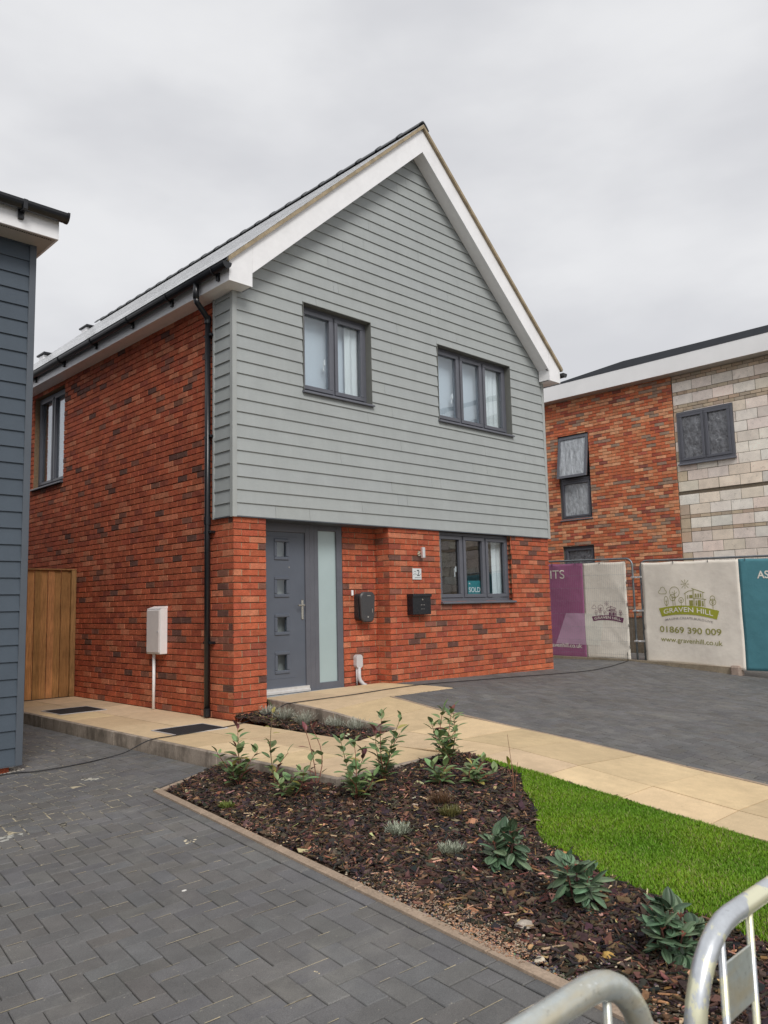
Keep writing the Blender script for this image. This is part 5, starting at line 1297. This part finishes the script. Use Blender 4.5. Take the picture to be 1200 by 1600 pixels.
shrub(-1.34, -2.56, HB, [(.05, .08, .52, 0), (-.05, .0, .36, 0), (.07, -.07, .24, 0)], 'tall thin shrub with hanging yellow leaves, second from the left tip of the bed', dense=.42, yellow=.6)
shrub(-1.10, -2.62, lambda x, y: HB(-1.21, y)-.0 if 0 else -.075, [(.0, .05, .42, 2), (-.08, .04, .36, 2), (.07, -.02, .28, 0)] if 0 else [(-.14, -.22, .40, 2), (-.24, -.16, .36, 2), (-.10, -.30, .26, 0)], 'sparse red-tipped shrub in front of the slab path edge', dense=.35) if 0 else None
shrub(-1.24, -2.92, HB, [(.06, .13, .42, 2), (-.02, .10, .38, 2), (.03, .03, .26, 0)], 'sparse twiggy shrub with bare red tips against the kerb', dense=.30)
shrub(-1.50, -2.98, HB, [(.10, .02, .16, 0), (-.10, .03, .15, 0), (.03, -.08, .18, 0)], 'low spreading leafy shrub in front of the kerb', dense=1.2)
shrub(-1.32, -3.42, HB, [(-.07, .06, .40, 0), (.03, .03, .37, 0), (.14, .05, .31, 1), (-.10, -.05, .20, 0), (.10, -.08, .18, 0)], 'bushy green shrub in front of the path corner', dense=.95)
shrub(-.98, -3.36, HB, [(-.06, .03, .40, 1), (.04, .06, .52, 0), (.13, -.03, .36, 0), (.0, -.07, .25, 0), (.18, .0, .44, 0)], 'tall shrub with dark red new leaves, by the inner corner of the path', dense=.85)
shrub(-.30, -3.36, HB, [(-.14, .04, .36, 0), (-.02, .02, .50, 0), (.09, .03, .49, 0), (.02, -.06, .30, 0), (-.20, -.06, .24, 0), (.05, .0, .40, 0)], 'tallest upright shrub at the inner corner of the path', dense=.9)
shrub(-.78, -3.68, HB, [(-.05, .02, .16, 0), (.05, -.03, .14, 0)], 'low leafy shrub between the red-leaved shrub and the lawn', dense=1.2)
shrub(-.55, -3.88, HB, [(.08, .04, .18, 0), (-.06, .02, .15, 0), (.02, -.12, .12, 0)], 'low leafy shrub nearest the tip of the lawn', dense=1.2)
# dead twiggy plant with one yellow leaf
tw = empty('twiggy_plant', (-.50, -4.12, HB(-.50, -4.12)), 'dry bare twigs with one yellow-green leaf at the edge of the lawn', 'plant')
ms = MB(); z = HB(-.5, -4.12)
for dx_, dy_, h in ((.10, .12, .36), (.02, -.02, .20), (-.03, .03, .19), (.05, .05, .17), (-.08, -.06, .08)):
    ms.tube([(-.5, -4.12, z-.01), (-.5+dx_*.4, -4.12+dy_*.4, z+h*.5), (-.5+dx_, -4.12+dy_, z+h)], [.003, .0022, .0014], 5, col=(.20, .09, .05))
ms.build('twigs', M['stem'], tw, recalc=False)
ml = MB(); leaf(ml, Vector((-.44, -4.03, z+.16)), Vector((-.1, -.1, 1)), Vector((1, 0, 0)), .07, .035, (.36, .38, .05)); ml.build('foliage', M['leaf'], tw, recalc=False)
# broad dark shrubs with grooved leaves
def dav(x, y, R, hh, label):
    z = HB(x, y); root = empty('grooved_leaf_shrub', (x, y, z), label, 'shrub', 'dark grooved-leaf shrubs along the lawn edge'); ml = MB(); ms = MB()
    nb_ = rp.choice((4, 5, 6)); a0 = rp.uniform(0, 6)
    heads = [(rp.uniform(-.02, .02), rp.uniform(-.02, .02), 1)]+[(math.cos(a0+k*2*math.pi/nb_+rp.uniform(-.35, .35))*R*rp.uniform(.4, .75), math.sin(a0+k*2*math.pi/nb_)*R*rp.uniform(.4, .75), rp.uniform(.55, 1.0)) for k in range(nb_)]
    for hx, hy, hz_ in heads:
        top = Vector((x+hx, y+hy, z+hh*hz_*.8)); ms.tube([(x+hx*.2, y+hy*.2, z-.01), tuple(Vector((x+hx*.7, y+hy*.7, z+hh*.4*hz_))), tuple(top)], [.005, .004, .003], 5, col=(.14, .06, .045))
        for k in range(5): ms.tube([tuple(top), tuple(top+Vector((rp.uniform(-.014, .014), rp.uniform(-.014, .014), rp.uniform(.008, .02))))], [.002, .0035], 5, col=(.26, .09, .06))
        tilt = Vector((hx, hy, 0))*1.5
        for tier, el0, m in ((0, .9, 4), (1, .4, 6), (2, -.2, 6), (3, -.6, 3)):
            for k in range(m):
                if rp.random() < .12: continue
                a = rp.uniform(0, 6.283)*.45+k*2*math.pi/m+tier*.7; el = el0+rp.uniform(-.5, .45); dv = (Vector((math.cos(a)*math.cos(el), math.sin(a)*math.cos(el), math.sin(el)))+tilt).normalized()
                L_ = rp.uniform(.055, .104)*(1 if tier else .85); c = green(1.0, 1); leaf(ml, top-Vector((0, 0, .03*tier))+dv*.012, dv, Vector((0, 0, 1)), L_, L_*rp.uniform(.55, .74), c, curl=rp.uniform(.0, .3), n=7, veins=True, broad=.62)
    ms.build('stems', M['stem'], root, recalc=False); ml.build('foliage', M['leaf'], root, recalc=False)
dav(-1.57, -4.85, .115, .20, 'dark grooved-leaf shrub farthest from the barriers, left of the lawn')
dav(-1.73, -5.38, .125, .21, 'middle of the three dark grooved-leaf shrubs beside the lawn')
dav(-1.88, -5.90, .13, .21, 'dark grooved-leaf shrub nearest the barriers')
# grey lavender tufts
def lav(x, y, H, r, h, label, g, col=(.20, .22, .17)):
    z = H(x, y); root = empty('lavender_tuft', (x, y, z), label, 'lavender', g); ml = MB()
    for _ in range(150):
        a = rp.uniform(0, 6.28); q = r*math.sqrt(rp.random())*.55; el = rp.uniform(.5, 1.5); dv = Vector((math.cos(a)*math.cos(el), math.sin(a)*math.cos(el), math.sin(el)))
        b = Vector((x+q*math.cos(a), y+q*math.sin(a), z)); L_ = h*rp.uniform(.5, 1); k = rp.uniform(.75, 1.25); c = tuple(v*k for v in col)
        e = b+dv*L_; s = Vector((-dv.y, dv.x, 0)).normalized()*.0026 if abs(dv.x)+abs(dv.y) > .01 else Vector((.0018, 0, 0))
        ml.poly([b-s, b+s, e+s*.5, e-s*.5], 0, c)
        for m in range(4):
            p = b.lerp(e, .3+.22*m); d2 = (dv+Vector((rp.uniform(-1, 1), rp.uniform(-1, 1), .3))).normalized()*.020; s2 = Vector((-d2.y, d2.x, 0)).normalized()*.0026
            ml.poly([p-s2, p+s2, p+d2], 0, c)
    ml.build('foliage', M['leaf'], root, recalc=False); return root
G1 = 'grey lavender tufts in the narrow bed by the brick pier'
for (x, y), lb in zip(((.31, -.19), (.26, -.55), (.25, -.90), (.37, -1.26), (.38, -1.56)), ('grey lavender tuft right against the brick pier', 'second lavender tuft from the brick pier', 'middle lavender tuft of the narrow bed', 'lavender tuft next to the one at the tip of the narrow bed', 'lavender tuft nearest the tip of the narrow bed')):
    lav(x, y, HN, .12, .14*rp.uniform(.85, 1.15), lb, G1, (.36, .37, .30))
lav(-1.56, -4.06, HB, .085, .075, 'small silvery tuft in the open middle of the bark bed', 'small silvery tufts in the bark bed', (.34, .37, .28))
lav(-1.60, -4.50, HB, .085, .060, 'small silvery tuft close to the farthest grooved-leaf shrub', 'small silvery tufts in the bark bed', (.34, .37, .28))
lav(-1.86, -2.72, HB, .05, .045, 'tiny yellow-green weed near the left tip of the bark bed', 'weeds in the bark bed', (.16, .20, .04))
lav(-1.14, -4.10, HB, .08, .07, 'scrubby brown-green weed in mid-bed beside the orange brick piece', 'weeds in the bark bed', (.14, .13, .04))
lav(-1.02, -3.92, HB, .09, .08, 'reddish-brown dry weed below the red-leaved shrub', 'weeds in the bark bed', (.15, .085, .045))
# pale mortar splashes on the near paving
mb = MB(); rs_ = np.random.RandomState(12)
def px_to_ground(u, v):
    d = f_+r_*(u-600)/FPX-u_*(v-800)/FPX; t = 1.35/-d[2]
    for _ in range(30): x, y = CX+d[0]*t, CY+d[1]*t; t = (HL(x, y)-CZ)/d[2]
    return CX+d[0]*t, CY+d[1]*t
for (x0, y0, r, c, m) in ((-2.36, -3.06, .035, (.62, .54, .40), 14), (-2.78, -3.75, .014, (.75, .73, .68), 1), (-3.10, -2.72, .018, (.60, .52, .36), 3), (-3.33, -2.30, .014, (.8, .8, .8), 1), (-3.0, -2.0, .07, (.42, .41, .37), 16), (-3.4, -2.35, .09, (.45, .43, .38), 20), (-2.9, -4.95, .022, (.70, .58, .36), 4), (-2.0, -.9, .06, (.45, .43, .36), 12), (-1.9, -3.4, .05, (.36, .35, .31), 8)):
    for _ in range(m):
        x = x0+rs_.normal(0, r*.6); y = y0+rs_.normal(0, r*.6); pebble(mb, x, y, HL(x, y)-.0005, r*rs_.uniform(.10, .4) if m > 1 else r, c, rs_, 5)
for i in range(0, len(mb.v)): mb.v[i] = (mb.v[i][0], mb.v[i][1], HL(mb.v[i][0], mb.v[i][1])+min(.0025, max(0, mb.v[i][2]-HL(mb.v[i][0], mb.v[i][1]))*.15+.0004))
tag(mb.build('mortar_splashes', M['gravel'], recalc=False), kind='stuff')
# twig on the near paving
mb = MB(); zz = HL(-4.0, -5.2); mb.prism([(-4.075, -5.83, HL(-4, -5.8)+.003), (-4.03, -5.85, HL(-4, -5.8)+.003), (-4.0, -5.83, HL(-4, -5.8)+.003), (-4.04, -5.82, HL(-4, -5.8)+.003)], (0, 0, .010), 0, (.06, .03, .025))
tag(mb.build('bark_piece', M['bark']), 'single dark bark scrap lying on the near paving', 'bark scrap')
